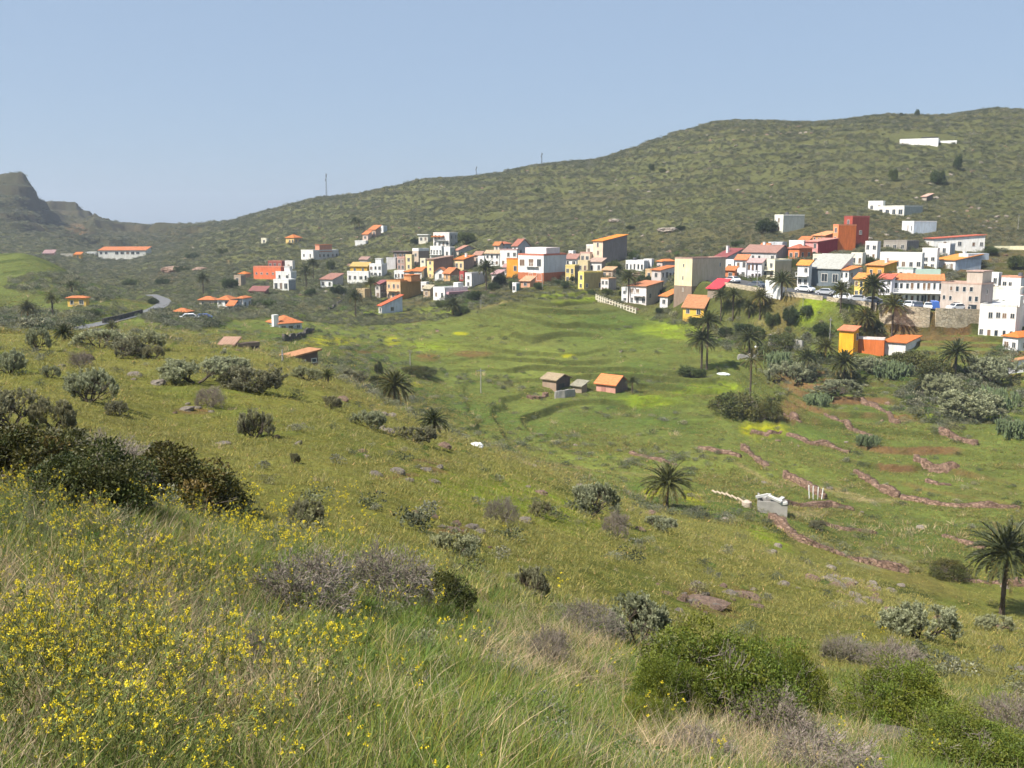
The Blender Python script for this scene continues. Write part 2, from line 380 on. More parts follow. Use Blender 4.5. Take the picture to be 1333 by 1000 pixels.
ii = np.arange(NY - 1)[:, None] * NU + np.arange(NU - 1)[None]
quads = np.stack([ii, ii + 1, ii + NU + 1, ii + NU], -1).reshape(-1, 4)
gm = npmesh('ground', np.stack([XX, YY, ZZ], -1).reshape(-1, 3), quads, [mground()], True, C.reshape(-1, 3))
tag(link('ground', gm), 'green and olive hillside and valley land', None, None, 'structure')
# ground to the sides of and behind the camera, then the sea far below
mb = MB(); 
ms = mplain('water', (.03, .07, .11), .25, .5, .1, .01)
sv = [(-2600, -600, -165), (2600, -600, -165), (2600, 3400, -165), (-2600, 3400, -165)]
mb.add(sv, [(0, 1, 2, 3)]); tag(mb.build('sea', ms), 'hazy sea far below the hills', None, None, 'structure')
# ------------------------------------------------------------------ plant geometry
def segs(P0, P1, R0, R1):
    """3-sided tapered twigs, one per row"""
    P0 = np.asarray(P0, float); P1 = np.asarray(P1, float); n = len(P0)
    d = P1 - P0; d /= np.linalg.norm(d, axis=1, keepdims=True) + 1e-9
    h = np.where(np.abs(d[:, 2:3]) > .9, np.array([[1., 0, 0]]), np.array([[0, 0, 1.]]))
    a = np.cross(d, h); a /= np.linalg.norm(a, axis=1, keepdims=True) + 1e-9; b = np.cross(d, a)
    V = np.empty((n, 6, 3)); R0 = np.broadcast_to(R0, n)[:, None]; R1 = np.broadcast_to(R1, n)[:, None]
    for k in range(3):
        t = 2 * math.pi * k / 3; o = a * math.cos(t) + b * math.sin(t)
        V[:, k] = P0 + o * R0; V[:, 3 + k] = P1 + o * R1
    base = np.arange(n)[:, None] * 6
    Fq = np.concatenate([base + np.array([[k, (k+1) % 3, 3 + (k+1) % 3, 3 + k]]) for k in range(3)])
    return V.reshape(-1, 3), Fq
def unit(v): return v / (np.linalg.norm(v, axis=-1, keepdims=True) + 1e-9)
def leaves(Cn, D, L, Wd, g):
    """one folded diamond per row: centre at base, direction D"""
    n = len(Cn); D = unit(D); r = unit(g.normal(size=(n, 3))); S = unit(np.cross(D, r)); U = np.cross(S, D)
    L = np.broadcast_to(L, n)[:, None]; Wd = np.broadcast_to(Wd, n)[:, None]
    V = np.stack([Cn, Cn + D * L * .5 + S * Wd * .5 + U * Wd * .15, Cn + D * L, Cn + D * L * .5 - S * Wd * .5 + U * Wd * .15], 1)
    return V.reshape(-1, 3), np.arange(n * 4).reshape(n, 4)
def blades(base, D, L, Wd, g, bend=.5, seg=3):
    """curved grass blades"""
    n = len(base); D = unit(D); az = g.uniform(0, 6.28, n); S = np.stack([np.cos(az), np.sin(az), 0 * az], 1)
    hz_ = D.copy(); hz_[:, 2] = 0; hz_ = unit(hz_ + 1e-4); L = np.broadcast_to(L, n)[:, None]; Wd = np.broadcast_to(Wd, n)[:, None]
    bd = g.uniform(.3, 1, (n, 1)) * bend; rows = []
    for k in range(seg + 1):
        t = k / seg; p = base + D * L * t + (hz_ * bd - np.array([[0, 0, 1]]) * bd * .55) * L * t * t; w_ = Wd * (1 - t ** 1.6) * .5 + .0002
        rows += [p - S * w_, p + S * w_]
    V = np.stack(rows, 1); m = V.shape[1]; base_i = np.arange(n)[:, None] * m
    Fq = np.concatenate([base_i + np.array([[2*k, 2*k+1, 2*k+3, 2*k+2]]) for k in range(seg)])
    return V.reshape(-1, 3), Fq, m
PROT = {}
def proto(key, me):
    o = bpy.data.objects.new(key, me); PROT.setdefault(key, []).append(o); return o
def join(parts):
    V = []; Fs = []; T = []; b = 0
    for v, f, t in parts:
        V.append(v); Fs.append(f + b); T.append(np.broadcast_to(t if np.ndim(t) != 1 or len(t) != 3 else np.asarray(t)[None], (len(v), 3))); b += len(v)
    return np.concatenate(V), Fs, np.concatenate(T)
M_grass = mleaf('grass_green', (.12, .21, .045), .4, .35, (1.45, 1.05, .7))
M_grassy = mleaf('grass_olive', (.205, .225, .072), .4, .3, (1.12, 1.0, .85))
M_straw = mleaf('grass_straw', (.38, .335, .215), .25, .35, (1.05, 1, .95))
M_flow = mleaf('wildflower', (1, 1, 1), .15, .12, (1, 1, 1))
M_scrub = mleaf('scrub_leaf', (.175, .19, .105), .3, .45, (1.25, 1.05, .85))
M_scrubp = mleaf('scrub_pale', (.24, .24, .165), .3, .35, (1.1, 1, .85))
M_scrubd = mleaf('scrub_dark', (.09, .105, .055), .2, .4, (1.2, 1.1, .9))
def grass_proto(key, mat, nb, rad, L, Wd, lean, bend, seeds, tipy=0.0, seg=3):
    for sd_ in range(seeds):
        g = np.random.default_rng(100 + sd_ + len(PROT) * 17); a = g.uniform(0, 6.28, nb); r = rad * np.sqrt(g.random(nb))
        base = np.stack([r * np.cos(a), r * np.sin(a), np.full(nb, -.02)], 1)
        D = np.stack([np.cos(a + g.normal(0, .8, nb)) * lean * g.random(nb), np.sin(a + g.normal(0, .8, nb)) * lean * g.random(nb), np.ones(nb)], 1)
        v, f, m = blades(base, D, L * g.uniform(.45, 1.1, nb), Wd * g.uniform(.7, 1.3, nb), g, bend, seg)
        tb = np.repeat(g.uniform(.65, 1.3, nb), m)[:, None] * np.array([[1, 1, 1]]); hue = np.repeat(g.random(nb), m)[:, None]
        tb = tb * (1 + hue * np.array([[.35, .05, -.1]]))
        st = (np.repeat(g.random(nb) < tipy, m))[:, None]; tb = np.where(st, np.array([[2.6, 1.5, 2.2]]) * np.repeat(g.uniform(.7, 1.1, nb), m)[:, None], tb)
        proto(key, npmesh(key, v, f, [mat], True, tb))
grass_proto('long_grass', M_grass, 36, .11, .23, .0055, .8, .45, 5, .14)
grass_proto('mid_grass', M_grassy, 30, .20, .11, .008, .8, .6, 4, .008, 2)
grass_proto('far_grass', M_grassy, 30, .40, .17, .022, .9, .5, 3, .005, 1)
grass_proto('valley_grass', M_grassy, 26, .8, .28, .07, .9, .4, 3, .04, 1)
grass_proto('straw', M_straw, 34, .12, .27, .003, 1.2, .7, 4, 0)
grass_proto('straw_far', M_straw, 30, .3, .35, .02, .9, .6, 3, 0, 2)
def flower_proto(key, sd_, hh, head, nh):
    g = np.random.default_rng(sd_); P0 = []; P1 = []; r0 = []; heads = []
    ns = g.integers(2, 5)
    for s_ in range(ns):
        p = np.array([g.normal(0, .03), g.normal(0, .03), -.02]); d = unit(np.array([g.normal(0, .25), g.normal(0, .25), 1.]))
        for k in range(5):
            q_ = p + d * hh / 5 * g.uniform(.8, 1.2); P0.append(p); P1.append(q_); r0.append(.0028 - .0003 * k); p = q_; d = unit(d + g.normal(0, .12, 3))
            if k >= 2:
                for _ in range(2):
                    bd = unit(d + g.normal(0, .55, 3)); e = p + bd * hh * g.uniform(.12, .3); P0.append(p); P1.append(e); r0.append(.0014); heads.append(e)
        heads.append(p)
    P0 = np.array(P0); P1 = np.array(P1); r0 = np.array(r0)
    v, f = segs(P0, P1, r0, r0 * .7); parts = [(v, f, np.array([.16, .17, .05]))]
    k = g.integers(0, len(P0), 40); c = P0[k] + (P1[k] - P0[k]) * g.random((40, 1))
    v, f = leaves(c, g.normal(0, 1, (40, 3)) + [0, 0, .5], g.uniform(.015, .035, 40), .005, g); parts.append((v, f, np.array([.15, .19, .05])))
    heads = np.array(heads); heads = heads[g.permutation(len(heads))[:nh]]
    for h_ in heads:
        n_ = 16; c = h_ + g.normal(0, head * .38, (n_, 3)); d = unit(g.normal(0, 1, (n_, 3)) + [0, 0, .8])
        v, f = leaves(c, d, head * g.uniform(.5, .8, n_), head * .5, g); parts.append((v, f, np.array([.78, .62, .03]) * g.uniform(.75, 1.1)))
    v, Fs, T = join(parts); proto(key, npmesh(key, v, Fs, [M_flow], False, T))
for i in range(5): flower_proto('wildflower', 40 + i, .33, .0115, 5 + i)
for i in range(3): flower_proto('wildflower_far', 60 + i, .36, .03, 6)
def clump_proto(key, mat, sd_, nl, leaf, flat=.75, lobes=6, stemc=None):
    g = np.random.default_rng(sd_); parts = []
    lc = np.stack([g.normal(0, .28, lobes), g.normal(0, .28, lobes), g.uniform(.15, .55, lobes) * flat], 1); lr = g.uniform(.25, .42, lobes)
    k = g.integers(0, lobes, nl); d = unit(g.normal(0, 1, (nl, 3)) + [0, 0, .25]); c = lc[k] + d * (lr[k] * g.uniform(.6, 1.05, nl))[:, None] * [1, 1, flat]
    c[:, 2] = np.abs(c[:, 2]); v, f = leaves(c, d + g.normal(0, .6, (nl, 3)), leaf * g.uniform(.6, 1.3, nl), leaf * .6, g)
    tt = np.repeat(g.uniform(.6, 1.35, nl) * g.uniform(.75, 1.25, lobes)[k], 4)[:, None] * np.ones(3)
    proto(key, npmesh(key, v, f, [mat], False, tt))
for i in range(4): clump_proto('hill_scrub', [M_scrub, M_scrubp, M_scrubd, M_scrub][i], 80 + i, 260, .12)
for i in range(3): clump_proto('small_weed', [M_scrubp, M_scrub, M_grass][i], 90 + i, 420, .065, .6, 5)
def rock_mesh(key, sd_, mat, flat=.6, sub=3):
    g = np.random.default_rng(sd_); n_ = 14 * sub; V = []; Fq = []
    for i in range(n_ + 1):
        for j in range(n_ * 2):
            th = math.pi * i / n_; ph = math.pi * j / n_; V.append((math.sin(th) * math.cos(ph), math.sin(th) * math.sin(ph), math.cos(th)))
    V = np.array(V); a = V.copy(); o = g.uniform(0, 50, 6)
    w_ = 2.2
    nn = fbm(V[:, 0] * w_ + o[0], V[:, 1] * w_ + V[:, 2] * 1.7 + o[1], 5, .6) * .35 + fbm(V[:, 2] * 3 + o[2], V[:, 0] * 3 + o[3], 4, .6) * .25
    V = V * (1 + nn)[:, None]; V = np.sign(V) * np.abs(V) ** .85; V[:, 2] *= flat
    for i in range(n_):
        for j in range(n_ * 2):
            j2 = (j + 1) % (n_ * 2); Fq.append((i*n_*2+j, (i+1)*n_*2+j, (i+1)*n_*2+j2, i*n_*2+j2))
    return npmesh(key, V, np.array(Fq), [mat], False)
def mrock(name, c1, c2):
    m, nt, b = newmat(name); tc = nt.nodes.new('ShaderNodeTexCoord')
    c = ramp(nt, noise(nt, 3.2, 8, .7, vec=tc.outputs['Object']), [(.35, c1), (.6, c2)]); nt.links.new(c, b.inputs['Base Color']); b.inputs['Roughness'].default_value = .95
    bn = N(nt, 'Bump', Strength=1, Distance=.15); nt.links.new(noise(nt, 7, 8, .75, vec=tc.outputs['Object']), bn.inputs['Height']); nt.links.new(bn.outputs[0], b.inputs['Normal']); return m
M_rock = mrock('rock_grey', (.13, .10, .08), (.33, .28, .22)); M_rockr = mrock('rock_brown', (.12, .07, .05), (.30, .20, .14))
for i in range(4): proto('stone', rock_mesh('stone', 300 + i, M_rock if i % 2 else M_rockr, .6, 1))
def gn_scatter(name, pts, scl, rot, keys, label, zs=None):
    """ground cover: one object, plants placed on its points by geometry nodes"""
    prot = [o for k in keys for o in PROT[k]]
    n_ = len(pts); me = bpy.data.meshes.new(name); me.vertices.add(n_); me.vertices.foreach_set('co', np.asarray(pts, np.float32).ravel())
    for an, ty, dat, at_ in (('scl', 'FLOAT_VECTOR', np.asarray(scl, np.float32), 'vector'), ('rot', 'FLOAT_VECTOR', np.asarray(rot, np.float32), 'vector'),
                       ('pid', 'INT', rng.integers(0, len(set(prot)), n_).astype(np.int32), 'value')):
        a = me.attributes.new(an, ty, 'POINT'); a.data.foreach_set(at_, dat.ravel())
    o = link(name, me); tag(o, label, None, None, 'stuff')
    cl_ = bpy.data.collections.new(name + '_kinds')
    for p in dict.fromkeys(prot): cl_.objects.link(p)
    ng = bpy.data.node_groups.new(name, 'GeometryNodeTree')
    ng.interface.new_socket('Geometry', in_out='INPUT', socket_type='NodeSocketGeometry'); ng.interface.new_socket('Geometry', in_out='OUTPUT', socket_type='NodeSocketGeometry')
    nn = ng.nodes; gi = nn.new('NodeGroupInput'); go = nn.new('NodeGroupOutput'); ip = nn.new('GeometryNodeInstanceOnPoints'); ci = nn.new('GeometryNodeCollectionInfo')
    ci.inputs['Collection'].default_value = cl_; ci.inputs['Separate Children'].default_value = True; ci.inputs['Reset Children'].default_value = True
    def na(nm, ty):
        x = nn.new('GeometryNodeInputNamedAttribute'); x.data_type = ty; x.inputs['Name'].default_value = nm; return x.outputs['Attribute']
    L_ = ng.links.new
    L_(gi.outputs[0], ip.inputs['Points']); L_(ci.outputs[0], ip.inputs['Instance']); ip.inputs['Pick Instance'].default_value = True
    L_(na('pid', 'INT'), ip.inputs['Instance Index']); L_(na('rot', 'FLOAT_VECTOR'), ip.inputs['Rotation']); L_(na('scl', 'FLOAT_VECTOR'), ip.inputs['Scale'])
    L_(ip.outputs[0], go.inputs[0])
    md = o.modifiers.new('scatter', 'NODES'); md.node_group = ng; return o
KEEP = []          # (x, y, r) footprints that plants keep clear of
def sample(n_, y0, y1, dens, umax=.62, u0=None, pw=0.0):
    """points spread evenly over view angle and log distance, thinned by dens(px, py, x, y, z)"""
    k = 4 * n_; u = rng.uniform(-umax if u0 is None else u0, umax, k); y = np.exp(rng.uniform(math.log(y0), math.log(y1), k))
    x = u * y; z = hat(x, y); px, py = proj(x, y, z); d = np.clip(dens(px, py, x, y, z), 0, 1)
    m = rng.random(k) < d; x, y, z, px, py = (a[m][:n_] for a in (x, y, z, px, py))
    ok = np.ones(len(x), bool)
    for kx, ky, kr in KEEP: ok &= (x - kx) ** 2 + (y - ky) ** 2 > kr * kr
    for nm, (C_, w_) in RD.items():
        mm = ok & (y > C_[:, 1].min() - 8) & (y < C_[:, 1].max() + 8); idx = np.where(mm)[0]
        if len(idx):
            dd = np.hypot(x[idx, None] - C_[None, :, 0], y[idx, None] - C_[None, :, 1]).min(1); ok[idx[dd < w_]] = False
    return np.stack([x, y, z], 1)[ok], px[ok], py[ok]
def rots(n_, tilt=.12):
    return np.stack([rng.normal(0, tilt, n_), rng.normal(0, tilt, n_), rng.uniform(0, 6.28, n_)], 1)
def scl(n_, lo, hi, hz_=1.0):
    s = rng.uniform(lo, hi, n_); return np.stack([s, s, s * hz_ * rng.uniform(.75, 1.25, n_)], 1)
def zone(px, py, L):
    d = np.zeros_like(px)
    for cx, cy, rx, ry in L: d = np.maximum(d, np.exp(-(((px - cx) / rx) ** 2 + ((py - cy) / ry) ** 2)))
    return d
def scatter_all():
    straw_z = [(60,800,130,90),(20,900,60,120),(720,850,80,40),(960,980,150,40),(150,800,160,80),(270,930,120,60)]
    flow_z = [(60,700,160,50),(200,760,140,60),(120,900,220,110),(330,920,120,80),(500,780,60,30),(330,700,80,40),(380,660,80,16),(120,640,120,20)]
    # near meadow
    p, px, py = sample(15000, 2.0, 15, lambda px, py, x, y, z: .95 - .45 * zone(px, py, straw_z))
    s = scl(len(p), .45, 1.0); gn_scatter('meadow_grass', p, s, rots(len(p), .15), ['long_grass'], 'long green grass of the near meadow')
    p, px, py = sample(5200, 2.0, 15, lambda px, py, x, y, z: .05 + .7 * zone(px, py, straw_z) + .15 * sst(.1, .5, fbm(x * 1.3, y * 1.3, 3)))
    gn_scatter('dry_grass', p, scl(len(p), .5, 1.1), rots(len(p), .3), ['straw'], 'dry straw coloured grass among the green')
    p, px, py = sample(1600, 2.6, 13, lambda px, py, x, y, z: zone(px, py, flow_z) * (.35 + .65 * sst(-.2, .35, fbm(x * 1.7, y * 1.7, 3))) + .006)
    gn_scatter('wildflowers', p, scl(len(p), .55, 1.1), rots(len(p), .12), ['wildflower'], 'yellow wildflowers on thin stalks in the near meadow')
    p, px, py = sample(420, 9, 26, lambda px, py, x, y, z: zone(px, py, [(200,660,260,25),(400,690,120,25),(90,640,120,25)]) * .5 + .004)
    gn_scatter('wildflowers_beyond', p, scl(len(p), .5, .9), rots(len(p), .12), ['wildflower_far'], 'small yellow wildflowers on the slope beyond the meadow')
    p, px, py = sample(1300, 4.2, 15, lambda px, py, x, y, z: .1 + .8 * sst(.0, .4, fbm(x * 1.1 + 50, y * 1.1, 3)))
    gn_scatter('meadow_weeds', p, scl(len(p), .08, .24, 1.2), rots(len(p), .2), ['small_weed'], 'leafy green and grey weeds mixed into the meadow')
    # hillside
    bare = [(920,783,50,16),(565,612,26,6),(590,690,26,8),(775,880,36,10),(530,618,22,5),(250,535,30,7),(975,772,16,8)]
    p, px, py = sample(30000, 11, 92, lambda px, py, x, y, z: (.35 + .6 * sst(-.4, .3, fbm(x / 3, y / 3, 3))) * (1 - .9 * zone(px, py, bare)))
    gr = np.clip(p[:, 1] / 26, .7, 2.6); s = scl(len(p), .5, 1.1, .8) * gr[:, None] ** [[.9, .9, .55]]
    gn_scatter('hillside_grass', p, s, rots(len(p), .2), ['mid_grass', 'mid_grass', 'far_grass'], 'short olive grass of the near hillside')
    p, px, py = sample(1500, 11, 70, lambda px, py, x, y, z: .02 + .3 * sst(.25, .6, fbm(x / 4 + 7, y / 4, 3)))
    gn_scatter('hillside_straw', p, scl(len(p), .2, .5) * np.clip(p[:, 1:2] / 25, .8, 2), rots(len(p), .3), ['straw_far'], 'dry tussocks on the hillside')
    p, px, py = sample(1000, 13, 95, lambda px, py, x, y, z: .03 + .35 * sst(.2, .6, fbm(x / 6 + 31, y / 6, 3)) + .5 * zone(px, py, [(470,545,60,30),(560,575,60,25),(250,460,200,25),(640,605,40,14),(1080,740,60,20)]))
    gn_scatter('hillside_weeds', p, scl(len(p), .2, .6), rots(len(p), .2), ['small_weed', 'hill_scrub'], 'low grey green weeds on the hillside')
    # valley floor
    p, px, py = sample(36000, 88, 290, lambda px, py, x, y, z: (.15 + .75 * sst(-.2, .4, fbm(x / 14, y / 14, 4))) * (1 - .5 * sst(.0, .3, fbm(x / 40, y / 40, 2))), .56)
    gn_scatter('valley_grass', p, scl(len(p), .5, 1.4, .8), rots(len(p), .15), ['valley_grass'], 'taller green grass of the valley terraces')
    p, px, py = sample(5200, 88, 270, lambda px, py, x, y, z: .04 + .5 * sst(.25, .6, fbm(x / 12 + 3, y / 12, 3)) + .7 * zone(px, py, [(480,470,60,50),(500,520,60,30),(560,580,40,20),(1060,740,60,30),(700,575,60,10),(860,600,60,14),(1180,500,160,20)]), .56)
    gn_scatter('valley_weeds', p, scl(len(p), .35, 1.5, .7), rots(len(p), .2), ['small_weed', 'hill_scrub'], 'weeds and low shrubs dotted over the terraces')
    p, px, py = sample(1300, 95, 240, lambda px, py, x, y, z: .05 + .5 * zone(px, py, [(1140,730,70,16),(1150,690,90,10)]) + .35 * sst(.3, .6, fbm(x / 10 + 13, y / 10, 3)), .56)
    gn_scatter('valley_straw', p, scl(len(p), 1.0, 3.0), rots(len(p), .3), ['straw_far'], 'pale dry grass patches on the terraces')
    # scrub of the hills
    def hd(px, py, x, y, z):
        lim = np.interp(px, [0, 130, 230, 450, 640, 830, 960, 1100, 1200, 1333], [330, 300, 225, 225, 250, 252, 250, 232, 262, 280])
        return np.where(y > lim, .95, 0) * (.6 + .4 * sst(-.35, .25, fbm(x / 17, y / 17, 4))) * (1 - .8 * zone(px, py, [(545,325,60,14),(540,400,60,16),(100,370,60,20)]))
    p, px, py = sample(75000, 150, 700, hd, .58)
    f_ = np.clip(p[:, 1] / 330, .7, 2.0); s = scl(len(p), .5, 1.5, .8) * f_[:, None]
    gn_scatter('hill_scrub', p, s, rots(len(p), .15), ['hill_scrub'], 'grey green scrub covering the hills')
    p, px, py = sample(7500, 120, 330, lambda px, py, x, y, z: sst(.25, .6, zone(px, py, [(960,430,70,26),(1020,440,60,40),(1100,425,50,22),(1160,470,70,18),(1250,520,90,40),(1300,480,40,30),(1060,480,60,20),(1000,330,60,24),(1240,330,60,16),(40,420,70,18),(130,410,40,10),(300,380,60,24),(350,400,60,18),(430,365,50,26),(250,415,60,14),(450,390,40,16),(840,350,50,30),(600,390,60,14),(560,350,110,26),(720,350,90,26),(900,345,90,28),(1010,345,80,30),(1120,345,80,26),(640,340,60,24),(890,415,40,14),(1180,345,120,24),(60,370,60,14),(110,385,40,10)])) * (.5 + .5 * sst(-.2, .2, fbm(x / 9, y / 9, 3))), .6)
    gn_scatter('thicket', p, scl(len(p), .8, 2.6, .9), rots(len(p), .2), ['hill_scrub', 'small_weed'], 'dense thickets between the houses, palms and terraces')
    p, px, py = sample(1500, 260, 720, lambda px, py, x, y, z: (px > 240) * (.08 + .8 * sst(.15, .5, fbm(x / 25 + 9, y / 25, 3))), .6)
    gn_scatter('hillside_stones', p, scl(len(p), .25, .9, .8), rots(len(p), .3), ['stone'], 'pale stones showing through the scrub of the hill')
    p, px, py = sample(9000, 560, 1100, lambda px, py, x, y, z: .5 + 0 * x, .60)
    gn_scatter('far_scrub', p, scl(len(p), 1.4, 3.4, .6), rots(len(p), .15), ['hill_scrub'], 'scrub on the farthest ridges')
    p, px, py = sample(2200, 5, 240, lambda px, py, x, y, z: .15 * sst(.1, .5, fbm(x / 5 + 60, y / 5, 3)) + .9 * zone(px, py, bare) + .5 * zone(px, py, [(1120,760,60,16),(1060,575,60,10)]))
    gn_scatter('loose_stones', p, scl(len(p), .06, .2) * np.clip(p[:, 1:2] / 25, .5, 2.5), rots(len(p), .3), ['stone'], 'loose brown and grey stones on the ground')
# ------------------------------------------------------------------ bushes as things
BM = {}
def bark_lines(g, n0, depth, spread, length, r, up=.6, split=3, curl=.25):
    P0 = []; P1 = []; RR = []; fr = []
    for i in range(n0):
        a = g.uniform(0, 6.28); d = unit(np.array([math.cos(a) * spread, math.sin(a) * spread, up + g.random() * .6])); fr.append((np.array([math.cos(a), math.sin(a), 0]) * .06, d, r, length))
    tips = []
    for lev in range(depth):
        nx = []
        for p, d, r_, l in fr:
            for s_ in range(2):
                q_ = p + d * l * .5; P0.append(p); P1.append(q_); RR.append(r_); p = q_; d = unit(d + g.normal(0, curl, 3)); r_ *= .85
            for c in range(split if lev < depth - 1 else 1):
                nx.append((p, unit(d + g.normal(0, .45, 3)), r_ * .7, l * g.uniform(.6, .85)))
        fr = nx
    for p, d, r_, l in fr: tips.append((p, d))
    return np.array(P0), np.array(P1), np.array(RR), tips
MB_leaf = mleaf('bush_green', (.125, .178, .03), .3, .12, (1.15, 1.05, .8), .45)
MB_round = mleaf('shrub_green', (.085, .115, .04), .25, .15, (1.2, 1.0, .9), .5)
MB_dark = mleaf('bush_dark', (.055, .075, .022), .2, .15, (1.2, 1.0, .9), .5)
MB_euph = mleaf('spurge_leaf', (.29, .30, .175), .3, .2, (1.05, 1, .9))
MB_pear = mleaf('cactus_green', (.15, .19, .085), .05, .2, (1.05, 1, .9))
MB_twig = mleaf('twig_grey', (.20, .165, .135), .0, .2, (1.05, 1, 1))
MB_bark = mplain('bark', (.09, .07, .055), .95, .1, .4, 5)
def fit(V, extra=()):
    """unit bush: base on z = 0, half width 1"""
    return V
def bush_mesh(kind, sd_):
    g = np.random.default_rng(sd_); out = []
    if kind in ('leafy', 'dark', 'round'):
        nl = 24000 if kind == 'leafy' else 15000; lobes = 85 if kind == 'leafy' else 52
        a = g.uniform(0, 6.28, lobes); r = np.sqrt(g.random(lobes)) * .78
        lc = np.stack([r * np.cos(a), r * np.sin(a), (1 - r ** 2) * g.uniform(.3, .95, lobes) * .78 + .08], 1); lr = g.uniform(.13, .27, lobes)
        k = g.integers(0, lobes, nl); d = unit(g.normal(0, 1, (nl, 3)) + [0, 0, .35]); c = lc[k] + d * (lr[k] * g.uniform(.45, 1.08, nl) ** .6)[:, None]
        c[:, 2] = np.maximum(c[:, 2], .01 + .05 * g.random(nl))
        lf = {'leafy': .034, 'dark': .05, 'round': .085}[kind]; nl = 5200 if kind == 'round' else nl; k = k[:nl]; c = c[:nl]; d = d[:nl]
        v, f = leaves(c, d + g.normal(0, .7, (nl, 3)), lf * g.uniform(.6, 1.25, nl), lf * .55, g)
        lt = g.uniform(.7, 1.25, lobes); hu = g.random(lobes); tt = np.stack([lt * (1 + .35 * hu), lt, lt * (1 - .2 * hu)], 1)[k] * g.uniform(.65, 1.3, nl)[:, None]
        if kind == 'dark': br = g.random(lobes) < .22; tt = np.where(br[k][:, None], tt * [1.45, 1.12, 1.25], tt)
        out.append(('foliage', npmesh('foliage', v, f, [{'leafy': MB_leaf, 'dark': MB_dark, 'round': MB_round}[kind]], False, np.repeat(tt, 4, 0))))
        P0, P1, RR, tp = bark_lines(g, 9, 4, .9, .34, .022, .5, 3, .3); v, f = segs(P0, P1, RR, RR * .8)
        out.append(('branches', npmesh('branches', v, f, [MB_twig], False, np.full((len(v), 3), .95))))
    elif kind == 'twig':
        A_ = [bark_lines(g, 26, 5, .75, .26, .012, .7, 3, .22)]
        P0, P1, RR, tips = A_[0]; v, f = segs(P0, P1, np.maximum(RR, .0035), np.maximum(RR * .7, .0022)); t = np.repeat(g.uniform(.55, 1.35, len(P0)), 6)[:, None] * np.ones(3)
        out.append(('branches', npmesh('branches', v, f, [MB_twig], False, t)))
        n_ = 2600; k = g.integers(0, len(tips), n_); c = np.array([tips[i][0] for i in k]) + g.normal(0, .06, (n_, 3)); c[:, 2] = np.abs(c[:, 2])
        v, f = leaves(c, g.normal(0, 1, (n_, 3)) + [0, 0, .6], .03, .010, g); out.append(('foliage', npmesh('foliage', v, f, [MB_euph], False, np.repeat(g.uniform(.35, .9, n_), 4))))
    elif kind in ('spurge', 'grey'):
        P0, P1, RR, tips = bark_lines(g, 8, 4, .95, .33, .03, .55, 4, .2); v, f = segs(P0, P1, RR, RR * .8)
        out.append(('branches', npmesh('branches', v, f, [MB_bark], False)))
        tips = [tips[i] for i in g.permutation(len(tips))[:420]]; nb = 26; Cn = []; D = []; T = []
        for p, d in tips:
            e = unit(d * .6 + [0, 0, 1.]); l = g.uniform(.10, .20); t_ = g.random(nb); cen = p + e * (t_ * l)[:, None]; a = g.uniform(0, 6.28, nb)
            o = unit(np.cross(e, [1, .1, 0])); o2 = np.cross(e, o); rd = o * np.cos(a)[:, None] + o2 * np.sin(a)[:, None]
            Cn.append(cen); D.append(rd * .75 + e * .8); T.append(np.full(nb, g.uniform(.7, 1.25)) * (.85 + .35 * t_))
        Cn = np.concatenate(Cn); D = np.concatenate(D); T = np.concatenate(T); Cn[:, 2] = np.maximum(Cn[:, 2], .02)
        v, f = leaves(Cn, D, .075 * g.uniform(.7, 1.2, len(Cn)), .026, g)
        out.append(('foliage', npmesh('foliage', v, f, [MB_euph], False, np.repeat(T, 4)[:, None] * (np.ones(3) if kind == 'spurge' else np.array([.78, .72, .72])))))
    elif kind == 'pear':
        Cn = []; fr = [(np.array([g.normal(0, .45), g.normal(0, .45), 0.]), unit(np.array([g.normal(0, .5), g.normal(0, .5), 1.]))) for _ in range(110)]; V = []; Fs = []; T = []; b = 0
        for lev in range(5):
            nx = []
            for p, d in fr:
                L_ = g.uniform(.08, .115); W_ = L_ * .68; s_ = unit(np.cross(d, unit(g.normal(0, 1, 3)))); u_ = np.cross(s_, d); ring = []
                for k in range(8):
                    t = 2 * math.pi * k / 8; ring.append(p + d * L_ * (.5 - .5 * math.cos(t)) + s_ * W_ * .5 * math.sin(t))
                ring = np.array(ring); V += [ring + u_ * .012, ring - u_ * .012]; i = np.arange(8)
                Fs.append(np.array([list(b + i[[0,1,2,3]]), list(b + i[[0,3,4,5]]), list(b + i[[0,5,6,7]]), list(b + 8 + i[[3,2,1,0]]), list(b + 8 + i[[5,4,3,0]]), list(b + 8 + i[[7,6,5,0]])] + [[b+k, b+(k+1) % 8, b+8+(k+1) % 8, b+8+k] for k in range(8)]))
                T.append(np.full(16, g.uniform(.6, 1.3))); b += 16
                for c in range(g.integers(1, 4)): nx.append((p + d * L_ * .9, unit(d + g.normal(0, .5, 3) + [0, 0, .15])))
            fr = [nx[i] for i in g.permutation(len(nx))[:420]]
        V = np.concatenate(V); V[:, 2] = np.maximum(V[:, 2], 0); out.append(('pads', npmesh('pads', V, [np.concatenate(Fs)], [MB_pear], False, np.concatenate(T))))
    return out
